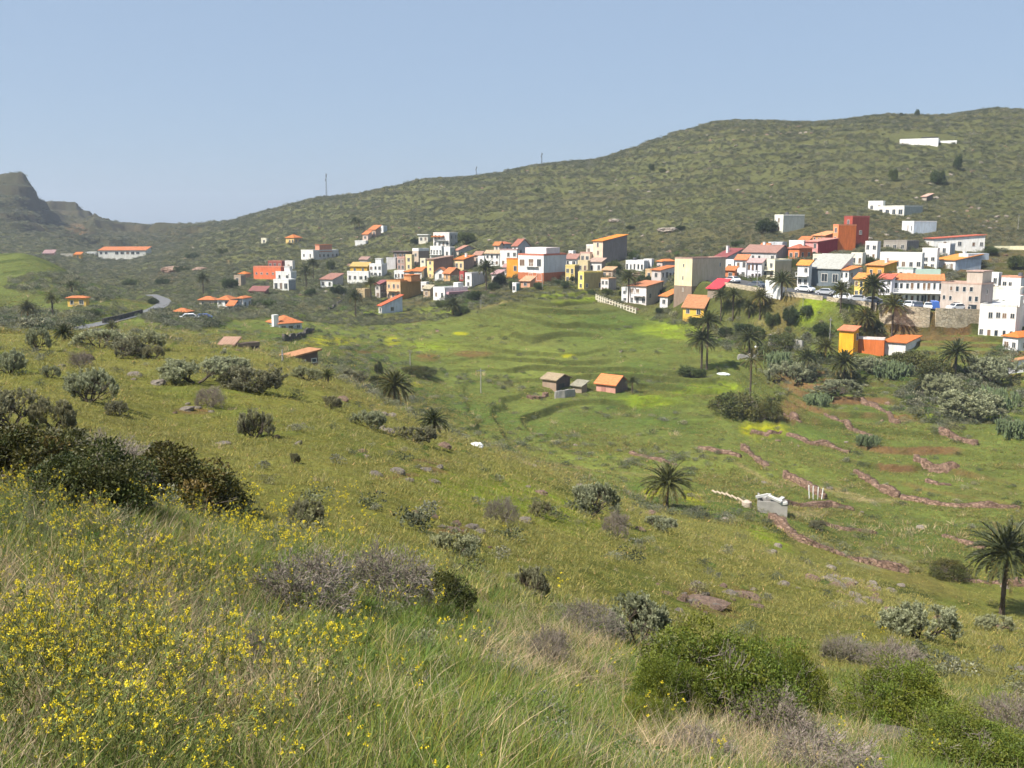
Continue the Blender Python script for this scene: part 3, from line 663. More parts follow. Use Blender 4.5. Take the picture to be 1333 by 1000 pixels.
def bush(kind, px, py, w, h, label, cat='bush', group=None, name=None, ymin=2.0, ovr=None, sink=0.0):
    key = (kind, sum(map(ord, label)) % 3)
    if key not in BM: BM[key] = bush_mesh(kind, 500 + 31 * key[1] + len(kind))
    p = cast(px, py, ymin); Wm = w / F * p.y * .5; Hm = h / F * p.y
    nm = name or {'leafy': 'green_bush', 'round': 'green_shrub', 'dark': 'dark_bush', 'twig': 'bare_bush', 'spurge': 'spurge_bush', 'grey': 'grey_bush', 'pear': 'prickly_pear'}[kind]
    y = p.y + Wm * .3; x = p.x * y / p.y
    e = empty(nm, (x, y, min(gz(x, y), p.z) - .03 * Hm - sink), random.uniform(0, 6.28), label, cat, group)
    for pn, me in BM[key]:
        xs, zs = BS.setdefault((key), bsize(BM[key]))
        o = link(pn, me, e); o.scale = (Wm / xs, Wm / xs, Hm / zs)
    KEEP.append((x, y, Wm * .55)); return e
BS = {}
def bsize(parts):
    xs = []; zs = []
    for pn, me in parts:
        c = np.empty(len(me.vertices) * 3, np.float32); me.vertices.foreach_get('co', c); c = c.reshape(-1, 3); xs.append(np.percentile(np.abs(c[:, :2]), 99.3)); zs.append(np.percentile(c[:, 2], 99.7))
    return max(xs), max(zs)
# ------------------------------------------------------------------ palms
M_palm = mleaf('palm_leaf', (.075, .088, .03), .1, .25, (1.25, 1.05, .85), .45)
M_trunk = mstone('palm_trunk', (.10, .075, .055), (.17, .13, .10), 6, (.03, .022, .018))
def crown_mesh(sd_, nf, lo, dry=0.0, lw=.026):
    g = np.random.default_rng(sd_); PT = []
    for i in range(nf):
        el = R(88) - (R(88) - R(lo)) * (i / nf) ** .8; az = i * 2.39996 + g.normal(0, .12); L_ = g.uniform(.85, 1.05) * (.8 if el > 1.2 else 1)
        h_ = np.array([math.cos(az), math.sin(az), 0]); pts = [h_ * .03]; e = el + .15; m_ = 9
        for k in range(m_): pts.append(pts[-1] + (h_ * math.cos(e) + np.array([0, 0, math.sin(e)])) * L_ / m_); e -= (.045 + .075 * math.cos(el)) + g.normal(0, .01)
        pts = np.array(pts); sd2 = np.cross(h_, [0, 0, 1]); col = g.uniform(.7, 1.3) * np.array([1, 1, 1]) * (np.array([2.2, 1.5, 1.4]) if (el < R(lo) + .22 or g.random() < dry) else 1)
        v, f = segs(pts[:-1], pts[1:], np.linspace(.016, .008, m_), np.linspace(.015, .006, m_)); PT.append((v, f, np.array([1.7, 1.5, 1.1]) * .9))
        nl = 34; t = np.linspace(.12, 1, nl); ix = np.clip((t * m_).astype(int), 0, m_ - 1); fr = t * m_ - ix; c = pts[ix] + (pts[ix + 1] - pts[ix]) * fr[:, None]; tg = unit(pts[ix + 1] - pts[ix]); up = unit(np.cross(sd2, tg))
        for s_ in (-1, 1):
            d = unit(tg * .9 + s_ * sd2 * .6 + up * .25 + g.normal(0, .07, (nl, 3))); ll = .15 * np.sin(np.clip(t * 2.6 + .45, 0, 3.0)) * g.uniform(.85, 1.1, nl) + .03
            v, f = leaves(c, d, ll, lw, g); PT.append((v, f, col))
    v, Fs, T = join(PT); return npmesh('crown', v, Fs, [M_palm], False, T)
def trunk_mesh(sd_):
    g = np.random.default_rng(sd_); n_ = 12; m_ = 26; V = []
    for i in range(m_ + 1):
        z = i / m_; r = 1.25 - .35 * min(z * 5, 1) + (.30 if z > .9 else 0) + (.12 * (i % 2)); r += .5 * max(0, (z - .86)) / .14
        for k in range(n_): t = 2 * math.pi * k / n_; rr = r * g.uniform(.93, 1.07); V.append((rr * math.cos(t), rr * math.sin(t), z))
    Fq = [(i*n_+k, i*n_+(k+1) % n_, (i+1)*n_+(k+1) % n_, (i+1)*n_+k) for i in range(m_) for k in range(n_)]
    return npmesh('trunk', np.array(V), np.array(Fq), [M_trunk], True)
CROWN = [crown_mesh(1, 56, -34), crown_mesh(2, 48, -28), crown_mesh(3, 70, -42, .05)]; DEAD = crown_mesh(9, 16, -60, .9); TRUNK = [trunk_mesh(4)]
def palm(px, pyb, pyc, r, label, k=0, dead=False, group='palms of the valley', ymin=60, tw_=.02):
    p = cast(px, pyb, ymin); Rm = r / F * p.y; zt = -float(ray(px, pyc)[1]) * p.y
    e = empty('palm_tree', (p.x, p.y, p.z - .1), 0, label, 'palm', group)
    H = max(zt - p.z + .1, .3); t = link('trunk', TRUNK[0], e); tr = min(max(.07 * Rm, .16), .42); t.scale = (tr, tr, H); t.rotation_euler = (0, 0, random.random() * 6)
    c = link('crown', DEAD if dead else CROWN[k % 3], e, (0, 0, H)); c.scale = (Rm * 1.22, Rm * 1.22, Rm * 1.12); c.rotation_euler = (random.gauss(0, .04), random.gauss(0, .04), random.random() * 6.28)
    KEEP.append((p.x, p.y, .8)); return e
# ------------------------------------------------------------------ broadleaf trees
M_tree = mleaf('tree_leaf', (.065, .09, .03), .2, .4, (1.3, 1.1, .8)); TM = {}
def tree_mesh(sd_):
    g = np.random.default_rng(sd_); lobes = 22; nl = 3600
    a = g.uniform(0, 6.28, lobes); r = np.sqrt(g.random(lobes)) * .72
    lc = np.stack([r * np.cos(a), r * np.sin(a), .42 + g.uniform(-.3, .42, lobes) * (1.1 - r)], 1); lr = g.uniform(.16, .3, lobes); k = g.integers(0, lobes, nl)
    d = unit(g.normal(0, 1, (nl, 3)) + [0, 0, .3]); c = lc[k] + d * (lr[k] * g.uniform(.5, 1.08, nl))[:, None]
    v, f = leaves(c, d + g.normal(0, .7, (nl, 3)), .10 * g.uniform(.6, 1.3, nl), .06, g); tt = np.repeat(g.uniform(.6, 1.3, nl) * g.uniform(.7, 1.3, lobes)[k], 4)
    cr = npmesh('crown', v, f, [M_tree], False, tt)
    P0, P1, RR, tp = bark_lines(g, 4, 4, .5, .26, .035, .9, 3, .2); P0 = np.vstack([[[0, 0, -.05]], P0 + [0, 0, .08]]); P1 = np.vstack([[[0, 0, .16]], P1 + [0, 0, .08]]); RR = np.concatenate([[.05], RR])
    v, f = segs(P0, P1, RR, RR * .8); return cr, npmesh('trunk', v, f, [MB_bark], False)
def tree(px, py, w, h, label, name='dark_tree', cat='tree', group=None, ymin=90, off=0):
    k = len(TM) % 4 if len(TM) < 4 else random.randrange(4)
    if k not in TM: TM[k] = tree_mesh(700 + k)
    p = cast(px, py, ymin); y = p.y + off; x = p.x * y / p.y; z = gz(x, y); Wm = w / F * y / 2; Hm = h / F * y
    e = empty(name, (x, y, z - .1), random.random() * 6, label, cat, group)
    for nm, me in (('crown', TM[k][0]), ('trunk', TM[k][1])): o = link(nm, me, e); o.scale = (Wm, Wm, Hm / 1.0)
    return e
M_steel = mplain('galvanised_steel', (.16, .16, .17), .6, .4, .1); M_tankm = mplain('tank_plastic', (.10, .10, .11), .5, .4, .1)
# ------------------------------------------------------------------ buildings
WH = (.80, .79, .76); CR = (.72, .64, .47); OR = (.68, .17, .035); TL = (.62, .17, .055); TO = (.42, .17, .10)
GR = (.42, .42, .41); BR = (.26, .18, .13); YE = (.72, .42, .06); PK = (.55, .33, .27); TN = (.50, .38, .25)
_mt = mtile
def mtile(c): return _mt((round(c[0] * .84, 4), round(c[1] * 1.02 + .01, 4), round(c[2] * 1.1 + .012, 4)))
M_pane = mplain('window_glass', (.035, .045, .055), .12, .5, .1, .5); M_frame = mplain('window_frame', (.55, .52, .47), .7, .2, .1)
M_doorm = mplain('door_wood', (.13, .07, .04), .6, .3, .3); M_concrete = mplain('concrete', (.33, .31, .28), .95, .1, .3, 1, 0, .3)
M_shut = mplain('shutter_wood', (.20, .12, .07), .6, .3, .3)
M_wfr = mplain('white_frame', (.75, .74, .71), .7, .2, .1)

def rect_part(nm, host, X0, X1, Z0, Z1, face, mat, out, depth=.12, y=0):
    """upright panel on the front ('f', local y = 0) or the side ('s', local x = 0)"""
    b = MB()
    if face == 'f': b.box(X0, X1, y - out, y + depth, Z0, Z1)
    else: b.box(y - depth, y + out, X0, X1, Z0, Z1)
    return b.build(nm, mat, host)
def window(host, face, c, zc, w_, h_, frame=None, y=0, shut=False):
    t = .09 if w_ < 1.4 else .12; b = MB(); o = .07
    def bx(a0, a1, z0, z1):
        if face == 'f': b.box(a0, a1, y - o, y + .1, z0, z1)
        else: b.box(y - .1, y + o, a0, a1, z0, z1)
    x0, x1, z0, z1 = c - w_ / 2, c + w_ / 2, zc - h_ / 2, zc + h_ / 2
    bx(x0, x0 + t, z0, z1); bx(x1 - t, x1, z0, z1); bx(x0 + t, x1 - t, z1 - t, z1); bx(x0 - .06, x1 + .06, z0 - t, z0)
    if w_ > .8: bx(c - .03, c + .03, z0, z1 - t)
    wn = b.build('window', frame or M_frame, host)
    b = MB()
    if face == 'f': b.box(x0 + t, x1 - t, y - .02, y + .05, z0, z1 - t)
    else: b.box(y - .05, y + .02, x0 + t, x1 - t, z0, z1 - t)
    b.build('shutter' if shut else 'pane', M_shut if shut else M_pane, wn); return wn
def B(label, pxL, pxC, pxR, pyT, pyB, front, side=None, roof=('flat',), wf=None, ws=None, rel=36, door=False, name='house', cat='house', D=None,
      ymin=60, wsz=(.95, 1.25), base=None, group=None, chim=False, off=0, rough=None, win=None, wins=None, storey=None):
    p = cast(pxC, pyB, ymin); Y = p.y + off; uB, sB = ray(pxC, pyB); uT, sT = ray(pxC, pyT); sc_ = Y
    x0 = float(uB) * Y; z0 = -float(sB) * Y; z1 = -float(sT) * Y; H = z1 - z0
    th = R(rel) + math.atan(float(uB)); pm = (pyT + pyB) / 2
    uL = float(ray(pxL, pm)[0]); uR = float(ray(pxR, pm)[0])
    W1 = (x0 - uL * Y) / (math.cos(th) + uL * math.sin(th)); W1 = max(W1, .8)
    if pxR > pxC: W2 = (uR * Y - x0) / max(math.sin(th) - uR * math.cos(th), .12)
    else: W2 = D or min(max(W1 * .8, 4), 11)
    W2 = min(max(W2, 1.5), 24)
    cs = [(0, 0), (-W1, 0), (-W1, W2), (0, W2)]
    zs = [gz(x0 + a * math.cos(th) + b * math.sin(th), Y - a * math.sin(th) + b * math.cos(th)) for a, b in cs]
    zb = min(zs + [z0]) - .6 - z0
    host = empty(name, (x0, Y, z0), -th, label, cat, group)
    mf = mwall(front); sd_ = side or front; msd = mwall(sd_); k = roof[0]; mats = [mf, msd]  # darker side colours also paint in the shade of faces turned from the sun
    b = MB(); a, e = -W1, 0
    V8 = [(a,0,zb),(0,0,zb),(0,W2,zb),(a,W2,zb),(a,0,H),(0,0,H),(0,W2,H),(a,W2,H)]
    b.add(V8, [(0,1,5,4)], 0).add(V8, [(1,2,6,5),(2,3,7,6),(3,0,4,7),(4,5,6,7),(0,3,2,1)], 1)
    rh = roof[2] if len(roof) > 2 else 1.2; rh = min(rh, .34 * min(W1, W2)) if k == 'hip' else rh; rc = roof[1] if len(roof) > 1 else None; o = .35; r = MB(); th_ = .16
    if k == 'mono': b.add([(0,0,H),(0,W2,H),(0,W2,H+rh)], [(0,1,2)], 1).add([(a,0,H),(a,W2,H),(a,W2,H+rh)], [(0,2,1)], 1).add([(a,W2,H),(0,W2,H),(0,W2,H+rh),(a,W2,H+rh)], [(0,3,2,1)], 1)
    if k == 'gy': b.add([(a,0,H),(0,0,H),(a/2,0,H+rh)], [(0,1,2)], 0).add([(a,W2,H),(0,W2,H),(a/2,W2,H+rh)], [(0,2,1)], 1)
    if k == 'gx': b.add([(0,0,H),(0,W2,H),(0,W2/2,H+rh)], [(0,1,2)], 1).add([(a,0,H),(a,W2,H),(a,W2/2,H+rh)], [(0,2,1)], 1)
    b.build('wall', mats, host)
    if k == 'flat':
        t = .18; ph = roof[2] if len(roof) > 2 else .4; c = rc or front
        r.box(a-.03,.03,-.03,t,H+.003,H+ph); r.box(a-.03,.03,W2-t,W2+.03,H+.003,H+ph); r.box(a-.03,a+t,t,W2-t,H+.003,H+ph); r.box(-t,.03,t,W2-t,H+.003,H+ph)
        rf = r.build('roof', mwall(c), host)
    elif k == 'slab': r.box(a-.45,.45,-.5,W2+.3,H+.003,H+.25); rf = r.build('roof', mwall(rc), host)
    else:
        dz = o * rh / W2
        if k == 'mono': r.slab([(a-o,-o,H+th_-dz),(o,-o,H+th_-dz),(o,W2+o,H+rh+th_+dz),(a-o,W2+o,H+rh+th_+dz)], th_)
        if k == 'gx':
            d = o * rh / (W2 / 2)
            r.slab([(a-o,-o,H+th_-d),(o,-o,H+th_-d),(o,W2/2,H+rh+th_),(a-o,W2/2,H+rh+th_)], th_).slab([(a-o,W2/2,H+rh+th_),(o,W2/2,H+rh+th_),(o,W2+o,H+th_-d),(a-o,W2+o,H+th_-d)], th_)
        if k == 'gy':
            d = o * rh / (W1 / 2)
            r.slab([(a-o,-o,H+th_-d),(a/2,-o,H+rh+th_),(a/2,W2+o,H+rh+th_),(a-o,W2+o,H+th_-d)], th_).slab([(a/2,-o,H+rh+th_),(o,-o,H+th_-d),(o,W2+o,H+th_-d),(a/2,W2+o,H+rh+th_)], th_)
        if k == 'hip':
            m_ = min(W1, W2) / 2; q_ = [(a-o,-o,H),(o,-o,H),(o,W2+o,H),(a-o,W2+o,H)]
            R_ = [(a+m_, W2/2, H+rh), (-m_, W2/2, H+rh)] if W1 >= W2 else [(a/2, m_, H+rh), (a/2, W2-m_, H+rh)]
            vs = [(x, y, z + .04) for x, y, z in q_] + [(x, y, z + .14) for x, y, z in q_] + R_
            if W1 >= W2: fs = [(4,5,9,8),(5,6,9),(6,7,8,9),(7,4,8)]
            else: fs = [(4,5,8),(5,6,9,8),(6,7,9),(7,4,8,9)]
            r.add(vs, fs + [(0,1,5,4),(1,2,6,5),(2,3,7,6),(3,0,4,7),(3,2,1,0)])
        rf = r.build('roof', mtile(rc), host)
    if chim:
        c = MB(); c.box(a*.35-.3, a*.35+.3, W2*.5-.3, W2*.5+.3, H-.1, H+(rh if k != 'flat' else .3)+.7).box(a*.35-.4, a*.35+.4, W2*.5-.4, W2*.5+.4, H+(rh if k != 'flat' else .3)+.7, H+(rh if k != 'flat' else .3)+.85); c.build('chimney', mwall(WH), rf)
    if base is not None:     # band of another colour along the foot
        c, hb = base; q_ = MB(); q_.box(a-.05, .05, -.05, .2, zb, hb).box(-.2, .05, .2, W2+.05, zb, hb); q_.build('plinth', mwall(c), host)
    Hs = H; vr = random.Random(label)
    def grid(face, spec, L_):
        cn, rn = spec[:2]; ch = Hs / rn; w_ = min(wsz[0], L_ / cn * .62); h_ = min(wsz[1], ch * .55)
        for j in range(rn):
            for i in range(cn):
                cc = L_ * (i + .5) / cn; zc = H - ch * (j + .5)
                if door and face == 'f' and j == rn - 1 and i == cn // 2:
                    rect_part('door', host, a + cc - .5, a + cc + .5, max(H - ch * rn, 0), max(H - ch * rn, 0) + 2.1, 'f', M_doorm, .05); continue
                if len(spec) > 2 and (j * cn + i) in spec[2]: continue
                if cn * rn > 2 and vr.random() < .10: continue
                window(host, face, ((a + cc) if face == 'f' else cc) + vr.uniform(-.12, .12), zc + vr.uniform(-.06, .06), w_ * vr.uniform(.8, 1.12), h_ * vr.uniform(.82, 1.12), win, shut=vr.random() < .22)
    if wf: grid('f', wf, W1)
    if ws: grid('s', ws, W2)
    if cat == 'house' and W1 > 3 and W2 > 3 and H > 2.2:
        hr = H + (rh * .5 if k in ('mono', 'gx', 'gy', 'hip') else .05)
        if vr.random() < .55:
            m_ = MB(); ax, ay = a * vr.uniform(.2, .8), W2 * vr.uniform(.4, .7); m_.tube((ax, ay, hr - .8), (ax, ay, hr + 1.9), .035, n=4).box(ax - .5, ax + .5, ay - .02, ay + .02, hr + 1.7, hr + 1.74).box(ax - .35, ax + .35, ay - .02, ay + .02, hr + 1.45, hr + 1.49); m_.build('aerial', M_steel, host)
        if k == 'flat' and vr.random() < .4 and not any(q in label for q in ('dark red', 'bright orange', 'cream hall', 'pinkish stone')):
            m_ = MB(); ax, ay = a * vr.uniform(.25, .75), W2 * vr.uniform(.35, .7)
            if vr.random() < .5: m_.tube((ax, ay, H), (ax, ay, H + 1.1), .55, .5, 12); m_.build('water_tank', M_tankm, host)
            else: m_.box(ax - 1.0, ax + 1.0, ay - .9, ay + .9, H, H + 1.9).box(ax - 1.15, ax + 1.15, ay - 1.05, ay + 1.05, H + 1.903, H + 2.02); m_.build('stair_hut', mwall(tuple(c_ * .92 for c_ in front)), host)
        if k != 'flat' and vr.random() < .4:
            m_ = MB(); ax, ay = a * vr.uniform(.25, .75), W2 * .55; m_.box(ax - .3, ax + .3, ay - .3, ay + .3, H, H + rh + .75).box(ax - .38, ax + .38, ay - .38, ay + .38, H + rh + .753, H + rh + .87); m_.build('chimney', mwall(WH), rf)
        if wf and wf[0] >= 2 and H > 4.4 and vr.random() < .45:
            m_ = MB(); z_ = H * .5; x0_ = a * vr.uniform(.6, .95); x1_ = a * .08; m_.box(x0_, x1_, -.9, -.01, z_ - .12, z_).box(x0_, x1_, -.9, -.84, z_ + .8, z_ + .86)
            nb_ = max(int((x1_ - x0_) / .45), 2)
            for i in range(nb_ + 1): xx = x0_ + (x1_ - x0_ - .04) * i / nb_; m_.box(xx, xx + .04, -.895, -.845, z_, z_ + .8)
            m_.build('balcony', mwall(tuple(c_ * .95 for c_ in front)), host)
    cx = -W1 / 2; cy = W2 / 2; wx = x0 + cx * math.cos(th) + cy * math.sin(th); wy = Y - cx * math.sin(th) + cy * math.cos(th)
    KEEP.append((wx, wy, max(W1, W2) * .55)); host['dims'] = [W1, W2, H]; return host
def balcony(h, z, x0=None, x1=None, dep=1.1, mat=None, rail=True, posts=0):
    W1, W2, H = h['dims']; x0 = -W1 if x0 is None else x0; x1 = 0 if x1 is None else x1; m = mat or mwall(WH)
    b = MB(); b.box(x0, x1, -dep, -.01, z - .14, z)
    if rail:
        b.box(x0, x1, -dep, -dep + .06, z + .85, z + .92); n_ = max(int((x1 - x0) / .5), 2)
        for i in range(n_ + 1): xx = x0 + (x1 - x0 - .05) * i / n_; b.box(xx, xx + .05, -dep + .005, -dep + .055, z, z + .85)
    for i in range(posts): xx = x0 + (x1 - x0 - .25) * i / max(posts - 1, 1); b.box(xx, xx + .25, -dep, -dep + .25, z - 2.8, z - .14)
    b.build('balcony', m, h)
def annex(h, nm, x0, x1, y0, y1, z0, z1, c, top=None):
    b = MB(); b.box(x0, x1, y0, y1, z0, z1); o = b.build(nm, mwall(c), h)
    if top: t = MB(); t.box(x0-.2, x1+.2, y0-.2, y1+.2, z1+.003, z1 + .22); t.build('annex_roof', mtile(top), o)
    return o
G2 = (2, 2); U = 'unplastered brown side wall'
# --- far left
h = B('small yellow house with an orange tiled roof alone below the green hill', 88, 112, 116, 388.5, 399, (.75,.48,.12), None, ('hip', TL, 1.4), (2,1), None, ymin=150, rel=25)
annex(h, 'terrace_wall', .1, 3.6, .6, 1.2, -3, -.6, WH)
h = B('long low white building with orange roof in the far gap between the hills', 128, 190, 197, 326, 332.5, (.78,.76,.70), None, ('mono', TL, 1.6), (9,1), None, ymin=350, rel=12, wsz=(3, 2))
B('pale pink roofed shed at the left end of the far row of low buildings', 56, 70, 73, 330, 334, PK, None, ('mono', (.4,.2,.18), 1.5), None, None, ymin=350, rel=12)
B('cream low shed left of the small orange house in the far gap', 79, 95, 97, 331.5, 335, (.6,.55,.45), None, ('flat',), (2,1), None, ymin=350, rel=12)
B('tiny orange and yellow house in the far row of low buildings', 97, 105, 108, 331.5, 337, YE, None, ('mono', OR, 1), (1,1), None, ymin=350, rel=15)
B('plain white low wall like shed right of the tiny orange house in the far gap', 111, 124, 127, 329, 333, WH, None, ('flat',), (2,1), None, ymin=350, rel=12)
h = B('orange hip roofed open shelter beside the bend of the lane', 225, 243, 251, 407, 413, BR, (.10,.08,.07), ('hip', TL, 1.9), (2,1), None, ymin=170, rel=30)
# --- left cluster
B('white house with an orange roof at the left end of the left row', 259, 279, 284, 391, 398, (.6,.5,.38), None, ('hip', TL, 1.5), (2,1), None, ymin=150, rel=20)
B('white two storey house with an orange roof in the middle of the left row', 283, 299, 309, 391, 404, WH, (.62,.64,.66), ('hip', TL, 1.3), (2,2), (1,1), ymin=150, rel=26)
B('small white annex with an orange pitched roof between the two white houses on the left', 296, 304, 308, 398, 405.5, WH, None, ('mono', TL, .8), (1,1), None, ymin=140, rel=20, D=4)
B('white house with an orange roof at the right end of the left row', 308, 317, 327, 389, 403, WH, (.6,.62,.65), ('hip', TL, 1.4), (2,2), (2,1), ymin=150, rel=30)
h = B('small white chapel with a wide orange hipped roof standing alone in the green field', 364, 393, 393, 420.5, 428.5, (.66,.68,.70), None, ('hip', TL, 1.5), (3,1), None, ymin=120, rel=-25, D=6, name='chapel', cat='chapel')  # bluish grey front colour holds painted shade on white walls
annex(h, 'bell_tower', -h['dims'][0]-1.1, -h['dims'][0]-.02, .3, 1.3, -1, 3.2, WH); annex(h, 'courtyard_wall', -h['dims'][0]-4, -h['dims'][0]-.2, .3, .6, -2, .9, WH)
B('narrow beige stone tower house with a small orange roof left of the big orange wall', 305, 314, 320, 360, 375, (.42,.33,.25), (.30,.25,.2), ('flat',), (1,2), None, ymin=170)
B('orange roofed cottage directly behind the beige tower house', 311, 320, 326, 357, 363, (.55,.4,.3), None, ('hip', OR, 1.5), (1,1), None, ymin=190)
B('wide bright orange building with a rough tile clad front above the white modern house', 330, 366, 371, 348.5, 364, (.78,.20,.09), (.45,.10,.06), ('flat', (.7,.25,.15)), (5,1), None, ymin=190, rel=24, wsz=(.7,.7))
B('dark red low block on top of the wide bright orange building', 349, 367, 371, 341, 349, (.36,.10,.07), None, ('flat', (.45,.16,.12)), (3,1), None, ymin=210, rel=24)
B('small white cube house right of the dark red block', 371, 381, 384, 341, 352, (.7,.66,.62), None, ('flat',), (1,1), None, ymin=210)
h = B('white modern house with three tall windows in its lower storey', 356, 376, 385, 365.5, 379, WH, (.30,.32,.34), ('flat',), (3,1), None, ymin=150, rel=28, wsz=(1.3, 2.4))  # dark side colour is painted shade on a white house
B('long white upper block set back on the modern house with three tall windows', 359, 379, 386, 355, 365.5, WH, (.60,.62,.65), ('flat',), (2,1), None, ymin=165, rel=28)
B('low dark red flat roof shed below the white modern house', 325, 345, 350, 379, 384, (.22,.12,.09), None, ('mono', (.30,.10,.08), 1.0), (1,1), None, ymin=150, rel=26)
B('yellow house with a bright orange hipped roof highest on the left slope', 372, 383, 393, 310, 318, (.78,.55,.20), (.6,.42,.2), ('hip', OR, 1.8), (3,1), (2,1), ymin=250)
B('tiny cream cube left of the yellow hip roofed house', 340, 347, 349, 311, 317, (.7,.66,.5), None, ('flat',), (1,1), None, ymin=250)
h = B('long pale grey walled building with a red upper storey below the yellow hip roofed house', 392, 408, 441, 327, 339, (.72,.70,.66), (.55,.52,.49), ('flat',), (2,1), (6,1), ymin=230, rel=52)
annex(h, 'upper_storey', -2.5, .0, 3, 9, 3.0, 5.6, (.62,.27,.17), TL)
B('white bungalow with a rust coloured roof right of the white modern house', 417, 433, 447, 364, 375, WH, (.45,.42,.4), ('mono', (.40,.16,.11), 1.4), (2,1), None, ymin=160, rel=30)
B('white two tier house with a yellow upper storey behind the orange roofed cottage', 452, 480, 482, 355, 368, WH, (.6,.6,.6), ('flat',), (4,1), None, ymin=170, rel=22)
B('yellow topped upper storey on the white two tier house', 456, 478, 482, 347, 355.5, YE, None, ('mono', (.6,.33,.1), 1.1), (2,1), None, ymin=185, rel=22)
B('small tan ruin among the bushes left of the ochre block', 464, 475, 482, 378, 391, (.5,.38,.22), None, ('flat',), (1,1), None, ymin=140)
# --- hillside above the centre left
B('long white wall below the highest stepped orange house', 462, 476, 479, 314.5, 318.5, WH, None, ('flat',), None, None, ymin=230, rel=15, D=2, name='garden_wall', cat='wall')
B('pink house at the foot of the stepped orange roofs on the upper slope', 472, 479, 484, 305, 313, (.65,.5,.42), None, ('mono', TL, 1.2), (1,1), None, ymin=240)
B('stepped terracotta house climbing the upper slope', 480, 489, 496, 299, 309, (.62,.42,.3), (.5,.35,.27), ('mono', TL, 1.6), (2,1), None, ymin=250)
B('white rounded top house at the upper end of the stepped terracotta houses', 492, 499, 504, 295, 303, WH, (.5,.55,.6), ('flat',), (1,1), None, ymin=260)
B('white house with a stepped roof at the left edge of the main village', 481, 497, 504, 345, 361, WH, (.65,.65,.66), ('flat',), (3,2), None, ymin=170, rel=26)
B('plain grey cube house touching the white stepped house', 503, 515, 517, 337, 350, (.58,.56,.55), None, ('flat',), None, None, ymin=190, rel=20)
B('low brown house with a dark flat roof above the grey cube', 512, 531, 537, 328, 337, BR, None, ('slab', (.2,.15,.13)), (3,1), None, ymin=210, rel=22)
B('brown and pink narrow house with open terraces behind the orange tiled cottage', 517, 527, 534, 336, 352, (.45,.3,.25), None, ('flat', PK), (2,2), None, ymin=180)
B('yellow fronted slim house with two small balconies squeezed beside the brown block', 528, 536, 539, 333, 352, (.75,.6,.33), None, ('flat',), (1,2), None, ymin=190)
B('tall brown unplastered block with a white roof terrace', 537, 545, 559, 327, 347, (.55,.45,.36), (.30,.23,.18), ('flat', WH, .9), (1,2), None, ymin=190, rel=42)
B('slim cream house front with one column of windows right of the brown unplastered block', 547, 554, 556, 338, 354, (.75,.70,.52), None, ('flat',), (1,3), None, ymin=180)
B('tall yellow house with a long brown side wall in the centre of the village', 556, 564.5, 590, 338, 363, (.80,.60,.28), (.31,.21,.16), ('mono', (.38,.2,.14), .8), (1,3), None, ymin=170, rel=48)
B('grey blank sided house with an orange tiled top before the slim cream house', 527, 533, 557, 354, 366, (.6,.5,.42), (.43,.45,.44), ('mono', OR, 1.1), (1,1), None, ymin=160, rel=48)
B('small white house with three arches left of the grey blank sided house', 513, 526, 529, 354, 364, WH, None, ('flat',), (3,1), None, ymin=160, rel=22)
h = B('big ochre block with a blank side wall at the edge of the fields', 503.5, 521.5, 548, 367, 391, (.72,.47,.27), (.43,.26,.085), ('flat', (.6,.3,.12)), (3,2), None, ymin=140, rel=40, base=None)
annex(h, 'roof_hut', -1.2, 2.6 - 1.2, 3, 7, h['dims'][2], h['dims'][2] + 1.6, (.6,.28,.12), OR)
B('dark purple grey house with a narrow red roof left of the ochre block', 488.5, 495, 504, 370, 388, (.6,.55,.5), (.2,.16,.18), ('mono', (.35,.1,.09), .8), (1,2), (2,2), ymin=140)
B('white shed with a vivid red roof directly below the ochre block', 493, 497, 524, 398, 408.5, WH, (.55,.6,.68), ('mono', (.72,.13,.05), 2.2), (1,1), (1,1), ymin=120, rel=55)
# --- top white multi storey and neighbours
h = B('white three storey house with an orange awning highest in the village centre', 564, 585, 596, 304, 322, (.76,.72,.68), (.5,.48,.47), ('flat',), (4,2), (2,2), ymin=230, rel=32)
rect_part('awning', h, -h['dims'][0], -h['dims'][0]*.3, h['dims'][2]-1.3, h['dims'][2]-.9, 'f', mtile(OR), 1.4)
h = B('white house with dark glazed balconies under the orange awning house', 560, 575, 579, 322, 335, WH, None, ('flat',), (4,1), None, ymin=210, rel=26, wsz=(1.3,2))
balcony(h, .9)
B('white fronted house with a green grey side right of the dark glazed balconies', 578, 586, 592, 323, 337, WH, (.35,.42,.4), ('flat',), (1,1), (1,1), ymin=200)
B('long low house with a faded orange roof behind the orange tiled cube', 592, 597, 622, 326, 333, (.6,.5,.4), (.42,.40,.38), ('gx', (.5,.2,.13), 1.5), None, (3,1), ymin=210, rel=52)
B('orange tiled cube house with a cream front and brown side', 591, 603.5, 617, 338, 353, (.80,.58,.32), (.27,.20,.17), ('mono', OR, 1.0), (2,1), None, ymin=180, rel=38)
B('white chapel like house with a single pointed arch window in the village centre', 566, 580, 584, 354, 364.5, WH, None, ('gy', TL, 1.2), (1,1), None, ymin=160, rel=20, wsz=(1.0,2.0))
B('orange brown house with a red tiled roof right of the pointed arch house', 577.5, 586, 601, 356, 366, (.65,.40,.2), (.45,.25,.16), ('gx', TL, 1.5), (1,1), (2,1), ymin=160, rel=42)
B('small deep red house wedged beside the white and grey cube', 598, 604, 608, 355, 366, (.4,.06,.05), None, ('flat',), (1,1), None, ymin=160)
B('white cube house with a broad grey side wall left of the tall palm', 605.5, 614, 631, 357, 374.5, (.82,.80,.77), (.47,.47,.49), ('flat', (.6,.58,.56)), (1,2), None, ymin=150, rel=42)
h = B('white bungalow with a pink awning below the grey sided cube', 564, 579, 609, 376.5, 392, WH, (.7,.68,.66), ('flat',), (2,1), (5,1), ymin=130, rel=50)
